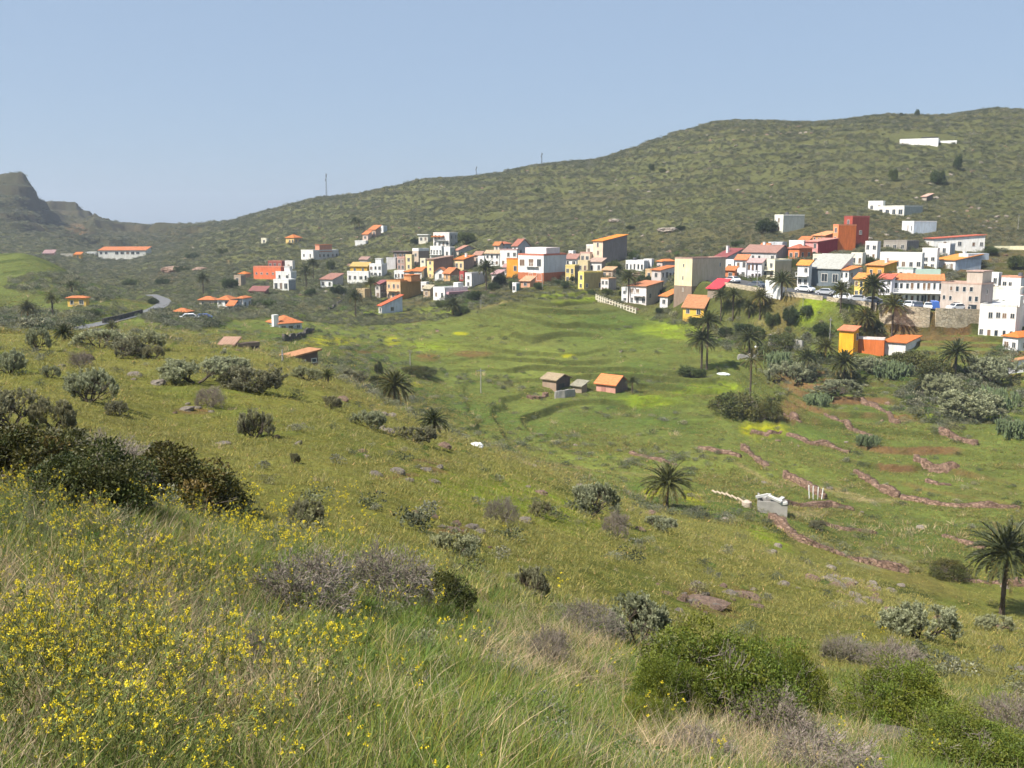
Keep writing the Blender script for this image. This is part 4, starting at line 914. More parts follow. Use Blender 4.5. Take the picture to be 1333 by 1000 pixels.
rect_part('awning', h, .5, h['dims'][1], h['dims'][2]-1.4, h['dims'][2]-.7, 's', mtile((.6,.28,.27)), 1.2)
annex(h, 'roof_hut', -2.2, -.4, 5, 7, h['dims'][2], h['dims'][2]+1.5, WH)
B('low tan outbuilding left of the white bungalow with the pink awning', 551, 560, 564, 376, 388, TN, None, ('mono', (.5,.35,.22), .7), (1,1), None, ymin=140)
# --- centre
B('white house with three narrow tall windows and an ochre tiled rim right of the palm', 631.5, 650, 652, 330, 346, WH, None, ('mono', (.6,.35,.2), .7), (3,2), None, ymin=190, rel=20, wsz=(.7,1.6))
B('slim pinkish house with a pitched roof behind the three narrow windows', 643, 650, 655, 319, 333, (.72,.6,.5), None, ('gx', TL, .9), (1,2), None, ymin=210)
B('red roofed small house at the top of the central row', 648, 656, 665, 318, 330, (.74,.7,.66), (.5,.5,.52), ('hip', (.6,.16,.08), 1.6), (1,1), (1,1), ymin=220)
B('white house with small square windows in front of the red roofed small house', 651, 673, 676, 326, 347, WH, (.6,.6,.62), ('flat', (.45,.3,.28)), (3,2), None, ymin=180, rel=22)
B('white gabled house with a rusty red roof above the big white block', 667, 674, 690, 320, 334, WH, (.5,.5,.52), ('gx', (.42,.13,.08), 2.0), (1,2), (2,1), ymin=210, rel=42)
B('bright orange narrow front attached to the left of the big white block', 659.5, 675, 677, 338, 361, (.82,.36,.05), None, ('flat', (.55,.2,.06)), (2,1,(0,)), None, ymin=165, rel=18, D=6)
h = B('big white three storey block with a blank pale side and orange brown foot', 674.5, 707.5, 737, 333, 370, (.80,.79,.77), (.60,.62,.64), ('flat', (.55,.2,.13), .5), (3,2), None, ymin=150, rel=36, wsz=(1.7,2.0), base=((.50,.17,.08), 3.0))  # grey blue side tone is shade painted onto the white wall
annex(h, 'penthouse', -h['dims'][0]*.86, -h['dims'][0]*.0 - .3, 1.6, h['dims'][1]*.75, h['dims'][2], h['dims'][2]+2.1, (.76,.66,.66))
balcony(h, h['dims'][2]*.62, -h['dims'][0]*.66, -h['dims'][0]*.2, .7)
B('orange tiled lean to shed at the foot of the big white block', 678, 690, 697, 366, 374, (.65,.35,.22), None, ('mono', (.68,.3,.16), 1.0), (1,1), None, ymin=140, rel=30)
B('tiny white hut with a green door left of the orange lean to', 667, 672, 675, 370, 380, WH, (.15,.3,.3), ('flat',), (1,1), None, ymin=140)
B('small white house with a pink roof half hidden in trees below the narrow windows', 640, 649, 657, 357, 368, (.7,.62,.58), (.2,.18,.17), ('mono', (.5,.25,.22), .9), (1,1), None, ymin=160)
B('white upper storey with a red brown roof on the yellow house with a bay', 736, 750, 754, 337, 347, WH, None, ('mono', (.42,.18,.13), 1.1), (2,1), None, ymin=190, rel=22)
B('yellow house with a dark stone bay right of the big white block', 736, 748, 754, 347, 369, (.75,.58,.22), (.3,.25,.18), ('flat',), (2,2), None, ymin=160, rel=22, D=5)
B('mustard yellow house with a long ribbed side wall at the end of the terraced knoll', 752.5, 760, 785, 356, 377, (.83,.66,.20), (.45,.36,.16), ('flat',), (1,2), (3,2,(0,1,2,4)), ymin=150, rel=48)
B('yellowish upper storey behind the mustard yellow house', 752, 765, 769, 341, 356, (.66,.55,.32), None, ('flat',), (2,1), None, ymin=180, rel=22)
B('tiny white roof terrace hut left of the tall peach building', 740, 746, 750, 328, 335, WH, None, ('flat',), (1,1), None, ymin=210)
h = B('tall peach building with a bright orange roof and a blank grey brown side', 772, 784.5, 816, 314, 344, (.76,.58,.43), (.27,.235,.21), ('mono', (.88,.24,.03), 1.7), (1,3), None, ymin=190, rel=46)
annex(h, 'stair_tower', -h['dims'][0] - 1.6, -h['dims'][0], .4, 3, -2, h['dims'][2]*.72, (.74,.66,.56)); annex(h, 'lower_terrace', -h['dims'][0] - 3.4, -h['dims'][0] - 1.6, .4, 3, -3, h['dims'][2]*.38, (.74,.66,.56), (.5,.3,.22))
B('small white house with an orange terrace in front of the tall peach building', 782, 792, 802, 364, 381, (.74,.7,.68), (.4,.36,.33), ('flat', (.6,.36,.2)), (2,2), None, ymin=140)
B('white arcaded house with five arches right of the tall peach building', 814.5, 838, 848, 341, 353.5, (.84,.83,.82), (.6,.62,.64), ('flat',), (5,1), None, ymin=190, rel=24, wsz=(.9,2.2))
B('white narrow house fronted by the leaning palm', 809, 817, 820, 376, 394, WH, None, ('flat',), (1,2), None, ymin=140)
B('white house with pinkish terraces and orange roof patches near the balustrade', 819, 841, 862, 373, 398, (.74,.68,.66), (.48,.43,.38), ('mono', (.6,.2,.09), .9), (3,2), (2,1), ymin=130, rel=36)
h = B('white house with large dark windows and an orange roof left of the big cream hall', 848, 860, 880, 352, 377, (.55,.5,.47), (.76,.74,.72), ('mono', TL, .9), (1,2), (4,2), ymin=160, rel=52, wsz=(1.2,1.7))
B('pinkish upper storey with an orange hipped roof on the house with large dark windows', 855, 862, 879, 341, 353, (.62,.5,.45), (.5,.42,.4), ('hip', (.7,.2,.06), 1.4), (1,1), None, ymin=185, rel=48)
B('low white house with a glowing orange roof in front of the big cream hall', 859, 869, 886, 386, 400, (.7,.68,.66), (.45,.44,.44), ('mono', (.75,.2,.05), 1.3), (1,1), (2,1), ymin=120, rel=42)
h = B('big cream hall with a blank side wall and one round window', 878, 900, 944, 337.5, 386, (.80,.68,.42), (.56,.46,.33), ('flat', (.45,.3,.25), .3), (3,3,(0,2,3,5,6,8)), (3,3,(0,1,3,4,5,6,7,8)), ymin=140, rel=42, wsz=(.5,.9), base=((.27,.20,.15), 2.4))
B('dark red roofed barn with a pale grey gable behind the big cream hall', 927, 943, 966, 336.5, 352, (.45,.2,.15), (.50,.50,.52), ('mono', (.30,.07,.06), 2.4), None, None, ymin=190, rel=48)
B('small shed with a vivid red sheet roof at the foot of the cream hall', 921, 936, 949, 376, 386, (.3,.24,.19), None, ('mono', (.68,.05,.06), 1.8), None, None, ymin=130, rel=36)
B('yellow fronted farmhouse with a wide orange tiled roof below the cream hall', 889, 916, 931, 400.5, 412, (.78,.47,.08), (.6,.4,.25), ('gx', (.52,.19,.08), 2.5), (2,1), None, ymin=110, rel=28)
B('orange shop front house left of the white street house', 944, 956, 959, 352, 363, (.65,.25,.12), None, ('mono', TL, .7), (1,1), None, ymin=150, rel=24)
# --- right part of the village
h = B('white street house with an orange tiled rim above the road', 957, 971, 974, 338, 364, (.80,.79,.80), None, ('mono', (.72,.2,.08), .9), (2,2), None, ymin=150, rel=24)
h = B('long white terraced house with tall shutters beside the street house', 973, 991, 993, 342, 366, (.72,.72,.78), None, ('mono', (.55,.3,.26), .7), (4,2), None, ymin=150, rel=24, wsz=(.7,1.6), win=M_doorm)
B('cream house with a tan blank side at the end of the white terrace', 992, 1008, 1030, 340, 364, (.78,.74,.58), (.54,.45,.29), ('flat',), (2,2), None, ymin=150, rel=44)
B('broad house with a faded red roof and a blue tarpaulin behind the white terrace', 967, 1010, 1029, 329, 342, (.6,.58,.56), (.4,.36,.34), ('gx', (.40,.18,.13), 1.8), (5,1), None, ymin=180, rel=28)
B('pale green tower house with a long grey green side standing above the village', 1008, 1019, 1047, 281, 303, (.80,.79,.68), (.40,.42,.37), ('flat',), (1,2), None, ymin=240, rel=50)
B('white blank wall house between the red roof and the magenta house', 1027, 1047, 1049, 315, 330, (.82,.82,.84), None, ('flat',), None, None, ymin=190, rel=22)
B('orange red house with an arched terrace roof behind the modern garage house', 1026, 1040, 1057, 324, 340, (.75,.24,.10), (.62,.19,.08), ('hip', (.5,.13,.07), 1.4), (2,1), (2,1), ymin=180, rel=38)
B('magenta and pink house stepping up the hill', 1048, 1064, 1090, 315, 335, (.72,.32,.30), (.38,.04,.05), ('mono', (.7,.25,.18), .8), (2,2), None, ymin=185, rel=42)
B('orange roofed terraces above the magenta house', 1058, 1074, 1092, 307, 317, (.8,.36,.14), (.7,.25,.1), ('mono', (.85,.3,.12), 1.1), (3,1), None, ymin=210, rel=38)
h = B('tall bright orange house with a blank side below the dark red block', 1084, 1090, 1114, 294, 328, (.82,.30,.13), (.72,.19,.05), ('flat', (.72,.26,.13)), (1,3), None, ymin=190, rel=52)
h = B('tall dark red block at the top of the colourful row', 1098, 1108, 1131, 283, 322, (.42,.09,.06), (.25,.05,.035), ('flat', (.35,.09,.07)), (1,3), (1,3,(0,2)), ymin=200, rel=52)
h = B('modern white corner house with an orange rim roof beside the garage', 1038, 1052, 1056, 345, 374, (.82,.81,.82), None, ('mono', (.85,.27,.05), .8), (2,2), None, ymin=140, rel=26, D=7)
balcony(h, h['dims'][2]*.5)
h = B('pale grey roofed garage hall with a dark opening behind the parked cars', 1054, 1093, 1109, 350, 374, (.16,.19,.21), (.62,.63,.64), ('mono', (.50,.40,.33), 3.0), (3,1), None, ymin=145, rel=24, wsz=(2.4,2.2), cat='garage hall', name='garage_hall')  # front is a closed wall, coloured dark in place of a shaded recess
h = B('white house with an orange rim and grey side right of the dark garage opening', 1087.6, 1104, 1119, 352, 377, (.80,.8,.81), (.52,.48,.46), ('mono', (.8,.22,.06), .7), (3,2), (2,2), ymin=140, rel=40)
B('yellow street house behind the darkest palm', 1112, 1124, 1130, 363, 388, (.80,.58,.15), None, ('mono', (.75,.25,.06), .9), (2,2), None, ymin=130, rel=30)
B('ochre and orange roofed house set back between the palms and the white tower house', 1128, 1150, 1167, 346, 364, (.75,.35,.08), (.55,.33,.05), ('mono', (.8,.27,.09), .9), (2,1), None, ymin=160, rel=38)
h = B('white tower house with round windows beside the hillside track', 1126, 1141, 1146, 316, 340, (.78,.76,.73), None, ('flat',), (2,2), None, ymin=180, rel=30)
h = B('long white house with a row of dark shuttered windows behind the apartments', 1145, 1199, 1203, 331, 357, (.80,.78,.74), None, ('flat',), (6,1), None, ymin=160, rel=14, D=7)
h = B('white square house with six small windows left of the orange tiled roof', 1200, 1219, 1222, 325, 350, (.80,.78,.74), None, ('flat',), (2,3), None, ymin=175, rel=18, D=6)
h = B('white house with a bright orange tiled roof and a blank grey blue side', 1216, 1243, 1277, 339, 355, (.76,.75,.74), (.45,.50,.56), ('mono', (.85,.27,.05), 1.3), (3,1), None, ymin=170, rel=44)
annex(h, 'rear_block', -3, 0 + .0, 4, 11, h['dims'][2], h['dims'][2]+1.6, (.55,.58,.62))
h = B('long white farmhouse with a red roof line above the apartments', 1203, 1215, 1282, 311, 324, (.80,.78,.74), (.78,.76,.72), ('mono', (.62,.13,.07), 1.0), (1,1), (7,1,(0,2,4)), ymin=210, rel=72)
B('pale blue white box house with three slit windows above the white farmhouse', 1174, 1189, 1219, 289, 305, (.80,.80,.80), (.60,.66,.71), ('flat', WH, .3), (3,1), None, ymin=230, rel=50, wsz=(.5,1.6))
h = B('white bungalow with three dark veranda openings high on the slope', 1142.6, 1176.5, 1201, 269, 282, (.80,.78,.70), (.38,.40,.35), ('flat', (.66,.64,.56)), (4,1), None, ymin=260, rel=34, wsz=(1.6,1.5))
B('cream upper wing behind the bungalow with the veranda openings', 1130, 1149, 1152, 263, 276, (.80,.78,.72), None, ('flat',), (2,1), None, ymin=280, rel=20)
B('tiny terracotta roofed hut at the upper right end of the veranda bungalow', 1200, 1206, 1214, 256, 262, (.5,.42,.35), (.2,.17,.14), ('mono', (.7,.35,.25), .9), None, None, ymin=290)
h = B('long white walled farm compound alone high on the green hill', 1171, 1221, 1233, 180, 191.5, (.84,.82,.78), (.6,.6,.62), ('flat', WH, .15), (6,1,(1,2,3,4,5)), None, ymin=320, rel=3, wsz=(.7,.7))
annex(h, 'dark_roof', -h['dims'][0]*.45, -.3, 1.2, h['dims'][1]*.9, h['dims'][2]-.2, h['dims'][2]+.7, (.05,.05,.05)); annex(h, 'side_wall', .0, 6.5, 7, 7.4, 1.0, 2.9, WH)
# apartments, stone building, white building, lower right houses
h = B('white balcony apartment house with an orange roof edge above the car park', 1162.6, 1226, 1229, 365, 397, (.80,.80,.82), None, ('mono', (.75,.21,.07), 1.0), (9,2), None, ymin=150, rel=-4, D=8, wsz=(1.0,1.6))
W1, W2, H = h['dims']; balcony(h, H * .48, None, None, 1.2)
rect_part('garage_door', h, -W1*.42, -W1*.32, -.3, 2.1, 'f', M_pane, .05); rect_part('brick_infill', h, -W1*.30, 0, -.6, 1.0, 'f', mwall((.5,.3,.22)), .08)
g_ = MB(); g_.box(-W1*.55, -W1*.05, 2.6, 5.2, H, H+2.2); g_.build('glasshouse', mplain('green_glass', (.35,.50,.42), .25, .5, .1), h)
h = B('pinkish stone three storey building with small square windows right of the apartments', 1224, 1275, 1292, 371, 408, (.52,.44,.38), (.33,.29,.27), ('flat', (.5,.35,.28), .35), (6,3,(12,13,15,17)), (1,2), ymin=150, rel=22, wsz=(.75,1.1))
W1, W2, H = h['dims']; annex(h, 'top_storey', -W1*.42, -.3, 1.0, W2 - .5, H, H + 2.6, (.55,.46,.38), (.6,.33,.25))
rect_part('garage_door', h, -W1*.66, -W1*.50, -.6, 2.0, 'f', M_pane, .05); rect_part('shop_window', h, -W1*.28, -W1*.08, -.4, 1.7, 'f', M_pane, .05)
B('pale greenish blank walled house behind the white corner building', 1292, 1326, 1332, 377, 404, (.66,.68,.62), None, ('flat', (.7,.66,.55)), (3,1,(0,1)), None, ymin=150, rel=8, D=9)
h = B('white three storey building with two rows of small windows at the right edge', 1274, 1320, 1345, 400, 446, (.82,.81,.79), None, ('flat', (.66,.64,.60), .4), (5,2), None, ymin=130, rel=10, D=9, wsz=(.8,1.2))
annex(h, 'stair_tower', -2.4, .4, .5, 4.4, h['dims'][2], h['dims'][2] + 2.2, WH)
B('tall pinkish white block at the right edge behind the white three storey building', 1318, 1360, 1370, 391, 430, (.74,.70,.70), None, ('flat', (.6,.25,.18)), (3,2,(0,)), None, ymin=150, rel=6, D=9)
h = B('white villa with an orange hipped roof and a glazed bay at the right edge', 1305, 1324, 1375, 440, 460, (.80,.79,.79), (.70,.68,.68), ('hip', (.80,.18,.03), 2.1), (2,1), (3,1), ymin=120, rel=34)
h = B('lower white house with a rust coloured lean to roof below the orange villa', 1305, 1309, 1370, 472, 488, (.6,.58,.56), (.80,.79,.78), ('mono', (.55,.22,.09), 1.6), None, (2,1,(0,1)), ymin=110, rel=58)
# orange building in the valley
h = B('tall bright yellow orange house with a narrow red rim alone above the terraces', 1092, 1110, 1117, 431, 464, (.88,.42,.03), None, ('mono', (.72,.2,.09), .6), None, None, ymin=110, rel=26, D=4)
window(h, 's', 1.4, h['dims'][2] - 1.2, .8, 1.3)
h = B('low terracotta orange wing with a white roof edge attached to the yellow orange house', 1111, 1150, 1151, 443, 465.5, (.62,.17,.045), None, ('flat', (.72,.66,.64), .4), None, None, ymin=110, rel=6, D=5)
h = B('low white wing with orange tiled roof at the right end of the orange building', 1150, 1178, 1197, 447, 465.5, (.76,.74,.70), None, ('mono', (.72,.17,.04), .5), None, None, ymin=110, rel=16)
# huts
M_hutw = (.36, .26, .19)
h = B('brown stone field hut with a tan board roof in the middle of the valley', 706, 724, 742, 495, 512, M_hutw, (.10,.08,.07), ('gx', (.42,.26,.15), .8), None, None, ymin=110, rel=38, name='field_hut', cat='hut')
rect_part('door', h, .8, 2.4, -.2, 1.6, 's', M_pane, .05)
h = B('small tan roofed shed right of the brown field hut', 745, 757, 764, 503, 512, (.34,.27,.2), None, ('mono', (.34,.25,.17), .6), None, None, ymin=110, rel=40, name='shed', cat='shed', D=3)
h = B('pink shed with a bright orange sheet roof beside a small palm in the valley', 776, 801, 817, 501, 512.5, (.58,.30,.23), (.20,.15,.13), ('gx', (.82,.22,.07), 1.3), (1,1,(0,)), None, ymin=110, rel=32, name='shed', cat='shed')
rect_part('door', h, -h['dims'][0]*.72, -h['dims'][0]*.5, 0, 1.7, 'f', mwall((.42,.2,.16)), .05)
h = B('long half ruined farm building with patchy orange tiles in the hollow at the left', 350, 362, 414, 470, 480, (.3,.22,.16), (.17,.12,.10), ('mono', (.55,.22,.10), .6), None, (4,1), ymin=102, rel=56, name='ruined_farmhouse', cat='ruin')
h = B('roofless dark walled ruin left of the patchy orange tiles', 305, 310, 338, 453, 463, (.3,.2,.15), (.06,.05,.045), ('flat', (.2,.15,.12)), None, None, ymin=102, rel=56, name='ruin', cat='ruin')
h = B('low broken brick shed at the left end of the roofless ruin', 288, 303, 307, 449, 455, (.5,.24,.14), None, ('mono', (.45,.22,.14), .4), None, None, ymin=102, rel=20, name='ruin', cat='ruin', D=3)
# smaller neighbours squeezed between
for a in [
 ('cream flat roofed house between the white tower house and the orange row',1108,1122,1127,331,347,(.74,.70,.6),None,('flat',),(2,1)),
 ('white flat roofed house behind the top storey of the pinkish stone building',1282,1299,1304,357,374,WH,None,('flat',),(2,1)),
 ('white stacked house at the right edge above the pale greenish one',1303,1328,1338,362,380,(.77,.75,.73),None,('flat',(.6,.3,.2)),(3,1)),
 ('narrow white house in the gap between street house and cream hall',944,955,958,340,353,WH,None,('flat',),(1,1)),
 ('cream house behind the modern corner house and the garage',1058,1072,1078,333,344,(.74,.68,.55),None,('flat',),(2,1)),
 ('grey blue walled house at the back of the white terrace',1000,1018,1024,317,327,(.58,.6,.62),None,('flat',),(2,1)),
 ('white flat pergola roof house on the slope left of the orange awning house',545,557,560,306,316,(.66,.62,.52),None,('slab',WH),(2,1)),
 ('tiny white cube left of the three narrow windows house',622,630,632,335,346,WH,None,('flat',),(1,1)),
 ('tiny white hut between the ochre block and the white bungalow',547,555,558,369,379,WH,None,('flat',),(1,1)),
 ('white and cream upper terrace house left of the tall peach building',763,776,781,320,331,(.74,.68,.58),None,('flat',WH),(2,1)),
 ('pinkish lower terrace house between the yellow bay house and the peach building',755,768,771,330,342,(.68,.55,.42),None,('flat',PK),(2,1)),
 ('white wedge shaped house at the foot of the tall peach building',767,783,788,341,356,(.76,.72,.68),(.4,.3,.24),('mono',(.5,.28,.2),.8),(2,1)),
 ('orange rimmed terrace house behind the mustard house',784,797,802,352,363,(.7,.5,.34),None,('mono',(.6,.3,.15),.7),(2,1)),
 ('white cube attached right of the five arches',838,848,851,339,350,(.76,.75,.76),None,('flat',),(1,1)),
 ('white house with red rim between the yellow street house and the apartments',1144,1160,1164,363,384,(.74,.72,.78),None,('mono',(.62,.12,.07),.7),(2,2)),
 ('grey roofless stone building on the slope above the long white house',1150,1180,1196,315,328,(.34,.31,.27),(.24,.22,.2),('flat',(.3,.27,.24)),(3,1)),
 ('white annex between the white farmhouse and the square house',1221,1236,1243,319,334,(.74,.72,.70),(.45,.46,.47),('flat',),(1,1)),
 ('small terracotta shed behind the orange red arched house',1040,1052,1056,313,325,(.6,.28,.17),None,('mono',TL,.8),(1,1)),
 ('narrow pinkish house between the white street house and the white terrace',1109,1118,1121,352,366,(.66,.52,.45),None,('flat',),(1,1)),
 ('low white garage below the long white house with shuttered windows',1168,1188,1192,351,364,(.70,.69,.67),None,('flat',(.35,.42,.38)),(2,1)),
 ('brown backed house right of the orange tiled cube',617,626,629,332,345,(.5,.36,.28),None,('mono',(.45,.2,.13),.8),(1,1)),
 ('white low house left of the chapel like arch house',539,549,552,353,365,(.7,.68,.6),None,('mono',TL,.7),(1,1)),
 ('pale house above the yellow upper storey at the left edge of the village',468,478,481,338,347,(.64,.6,.55),None,('mono',(.4,.2,.15),.7),(2,1)),
 ('small cream house above the cream tan sided house',990,1000,1004,322,331,(.7,.64,.5),None,('gx',TL,1.0),(2,1)),
 ('white cottage right of the small white house with a pink roof',655,663,666,348,358,(.72,.69,.66),None,('mono',(.5,.24,.2),.7),(1,1)),
 ('small ochre house between the five arches and the large dark windows',840,849,852,352,363,(.6,.42,.24),None,('flat',),(1,1)),
 ]: B(a[0], *a[1:6], a[6], a[7], a[8], a[9], None, ymin=150, rel=28)
# ------------------------------------------------------------------ walls that follow the land
def smooth_path(pts, ymin, n_=10):
    W3 = np.array([tuple(cast(a, b, ymin)) for a, b in pts]); return respath(W3, n_)
def respath(W3, n_):
    tt = np.linspace(0, len(W3) - 1, (len(W3) - 1) * n_ + 1); k = np.minimum(tt.astype(int), len(W3) - 2); f = (tt - k)[:, None]
    return W3[k] * (1 - f) + W3[k + 1] * f
M_dry = mstone('dry_stone', (.13, .08, .055), (.29, .19, .135), 2.4, (.07, .045, .03)); M_ret = mstone('masonry', (.46, .38, .26), (.58, .49, .35), 1.1, (.26, .22, .16))
M_darkst = mstone('dark_stone', (.07, .065, .055), (.15, .13, .11), 2.0, (.03, .03, .025))
def wall(pts, hgt, label, mat=None, ymin=88, thick=.6, rough=.35, name='terrace_wall', cat='wall', top=None, group='dry stone terrace walls', C3=None, bury=1.5):
    Cc = smooth_path(pts, ymin, 26) if C3 is None else C3; n_ = len(Cc); org = Cc[0].copy(); V = []; T = np.gradient(Cc[:, :2], axis=0); T /= np.linalg.norm(T, axis=1, keepdims=True) + 1e-9
    for i in range(n_):
        e = 1 if 0 < i < n_ - 1 else .35
        nx, ny = -T[i, 1], T[i, 0]; zb = gz(Cc[i, 0], Cc[i, 1]); nzv = float(vnoise(np.array([Cc[i, 0] * .45]), np.array([Cc[i, 1] * .45 + 7]))[0])
        zt = (zb + hgt * e * (1.15 - rough * 2.6 * nzv + random.uniform(-.03, .03))) if top is None else top[i]
        jt = thick * rough * .5
        for s_, z in ((-1, zb - bury), (-1, zt), (1, zt), (1, zb - bury)):
            w_ = thick / 2 * (1 if z < zt else .7) + jt * .5 * math.sin(i * .35 + s_) + random.uniform(-.03, .03); V.append((Cc[i, 0] + nx * w_ * s_ - org[0], Cc[i, 1] + ny * w_ * s_ - org[1], z - org[2] + random.uniform(-.05, .05) * rough))
    Fq = [(i*4+k, i*4+k+1, i*4+5+k, i*4+4+k) for i in range(n_ - 1) for k in range(3)]; q_ = n_ * 4 - 4
    me = npmesh(name, np.array(V), [np.array(Fq + [(0,3,2,1), (q_,q_+1,q_+2,q_+3)])], [mat or M_dry], mat is None); o = link(name, me, None, tuple(org)); return tag(o, label, cat, group)
for pts, hg, lb in [
 ([(1121,521),(1140,530),(1158,541),(1170,552)], 1.3, 'reddish dry stone bank running down right below the orange building'),
 ([(1074,538),(1092,548),(1110,561)], .8, 'short faded stone bank between two terraces left of the upper reddish bank'),
 ([(1018,538),(1030,543),(1041,550)], .9, 'short red stone wall just above the bright yellow green patch'),
 ([(1025,566),(1040,572),(1055,579),(1075,580),(1090,585),(1105,590)], 1.3, 'pale orange stone wall curving below the bright yellow green patch'),
 ([(1113,615),(1122,621),(1135,629),(1150,641),(1170,648)], 1.5, 'thick reddish wall bending down the middle of the terraces'),
 ([(1172,649),(1195,653),(1215,657),(1245,660),(1285,661),(1326,660)], 1.0, 'long straight brown terrace wall across the right part'),
 ([(1191,600),(1204,606),(1217,612),(1232,611),(1249,608)], 1.2, 'short red retaining wall under a straw coloured ledge'),
 ([(1222,562),(1238,569),(1250,574),(1271,580)], 1.2, 'reddish bank sloping down right near the prickly pears'),
 ([(1227,698),(1243,702),(1260,710),(1281,715)], .8, 'broken low wall of red stones left of the big palm'),
 ([(966,585),(974,590),(982,596),(999,607)], 1.0, 'brown stone bank left of the pale orange wall'),
 ([(1003,678),(1020,690),(1040,705),(1070,725),(1100,737)], 1.3, 'reddish stone edge of the ravine below the concrete ruin'),
 ([(1105,742),(1125,753),(1150,765),(1180,772)], .9, 'dark stone edge continuing the ravine wall'),
 ([(1035,736),(1062,745),(1090,753),(1120,763),(1160,778)], .7, 'orange earth bank along the near side of the ravine'),
 ([(1300,548),(1318,556),(1340,562)], 1.3, 'reddish wall at the right edge beside the prickly pears'),
 ([(1240,782),(1265,788),(1290,795),(1340,803)], 1.0, 'brown stone wall behind the foot of the big palm'),
 ([(1205,627),(1222,631),(1238,632)], .6, 'low crumbling red bank between the two long terraces'),
 ([(1020,622),(1036,628),(1050,636),(1062,643),(1074,650)], 1.4, 'brown bank directly behind the white upright posts'),
 ([(908,584),(930,588),(964,596)], .6, 'faint brown bank left of the short brown stone bank'),
 ([(977,566),(1000,566),(1018,561)], .6, 'dark low bank under the bright yellow green patch'),
 ([(1112,560),(1125,566),(1142,572)], .7, 'short brown bank right of the small round prickly pear'),
 ([(1070,682),(1100,690),(1140,694)], .5, 'low brown edge in the lower green terrace'),
 ([(820,590),(845,596),(880,606)], .5, 'faint stony bank in the middle of the valley above the single palm'),
 ([(1010,655),(1040,658),(1080,660),(1110,664)], .9, 'brown foot wall under the straw ledge beside the concrete ruin')]: wall(pts, hg * .8, lb, rough=.42, thick=1.0)
wall([(369,444),(385,441),(400,434),(408,431)], 1.2, 'low dark band right of the white chapel', M_darkst, 60, name='field_wall')
wall([(428,404),(438,398),(446,392),(448,384)], .8, 'curved grey stone wall beside the path above the chapel field', M_darkst, 60, name='field_wall')
wall([(960,468),(985,466),(1015,464)], .8, 'low pale concrete channel wall beside the double palm', M_concrete, 100, rough=.1, name='channel_wall', group=None)
wall([(1000,452),(1020,452),(1045,455)], 1.6, 'grey rendered wall half hidden in bushes above the channel', M_concrete, 110, rough=.05, name='garden_wall', group=None)
c_ = smooth_path([(996,386),(1006,387),(1018,389)], 110, 8); wall(None, 0, 'white rendered wall below the road behind a palm', mwall(WH), thick=.4, rough=.02, name='garden_wall', group=None, C3=c_, top=c_[:, 2] + 3.6)
wall([(790,394),(812,399),(832,404)], .6, 'rough stone footing below the balustrade', M_dry, 100, name='footing_wall', group=None)
# retaining walls of the village road
RC = ROADS['village']; dT = np.gradient(RC[:, :2], axis=0); dT /= np.linalg.norm(dT, axis=1, keepdims=True)
NR = np.stack([dT[:, 1], -dT[:, 0]], 1); NR *= np.sign(-NR[:, 1:2])
edge = np.concatenate([RC[:, :2] + NR * 6.6, RC[:, 2:]], 1); ep = proj(edge[:, 0], edge[:, 1], edge[:, 2])[0]
def ret(p0, p1, label, hp=.7, mat=M_ret, bury=9):
    m = (ep > p0) & (ep < p1); c = edge[m]
    if len(c) > 2: wall(None, 0, label, mat, thick=.5, rough=.03, name='retaining_wall', C3=c, top=c[:, 2] + hp, bury=bury, group='masonry walls holding up the village road')
ret(940, 996, 'pale masonry wall under the road at the foot of the white street house', bury=2.2); ret(1020, 1072, 'pale masonry wall under the road at the modern corner house', bury=2.5)
ret(1076, 1142, 'masonry wall under the road behind the two street palms', bury=3); ret(1144, 1216, 'tall sandy retaining wall below the car park'); ret(1217, 1278, 'sandy retaining wall below the pinkish stone building')
# road surfaces
M_asph = mplain('asphalt', (.085, .085, .085), .9, .2, .25, .6); M_lane = mplain('lane_surface', (.15, .15, .15), .9, .2, .25, .6)
RD = {'village': (RC, 5.5), 'lane': (ROADS['lane'], 2.0)}
def road(name, Cc, w_, mat, label, shift=0):
    T = np.gradient(Cc[:, :2], axis=0); T /= np.linalg.norm(T, axis=1, keepdims=True); V = []
    for i in range(len(Cc)):
        for k in range(5):
            o = (k / 4 - .5) * w_ + shift; V.append((Cc[i, 0] - T[i, 1] * o, Cc[i, 1] + T[i, 0] * o, Cc[i, 2] + .12))
    Fq = [(i*5+k, i*5+k+1, i*5+6+k, i*5+5+k) for i in range(len(Cc) - 1) for k in range(4)]
    o = link(name, npmesh(name, np.array(V), np.array(Fq), [mat], True)); tag(o, label, None, None, 'structure')
road('road', RC, 9.8, M_asph, 'asphalt village road and car park'); road('lane', ROADS['lane'], 3.2, M_lane, 'grey lane bending round the green hill')
wl = np.concatenate([ROADS['lane'][:, :2] + [0, 2.2], ROADS['lane'][:, 2:]], 1); lp = proj(wl[:, 0], wl[:, 1], wl[:, 2])[0]
c = wl[(lp > 132) & (lp < 186)]
if len(c) > 2: wall(None, 0, 'dark stone retaining wall along the inner bend of the lane', M_darkst, thick=.5, rough=.1, name='retaining_wall', C3=c, top=c[:, 2] + .9, group=None)
c = np.array([tuple(cast(x, y, 200)) for x, y in [(1294,325),(1315,325),(1350,325)]]); wall(None, 0, 'pale yellow straight wall along the track at the right edge', mwall((.74,.68,.45)), C3=respath(c, 6), thick=.4, rough=.02, top=respath(c, 6)[:, 2] + 1.0, name='garden_wall', group=None)
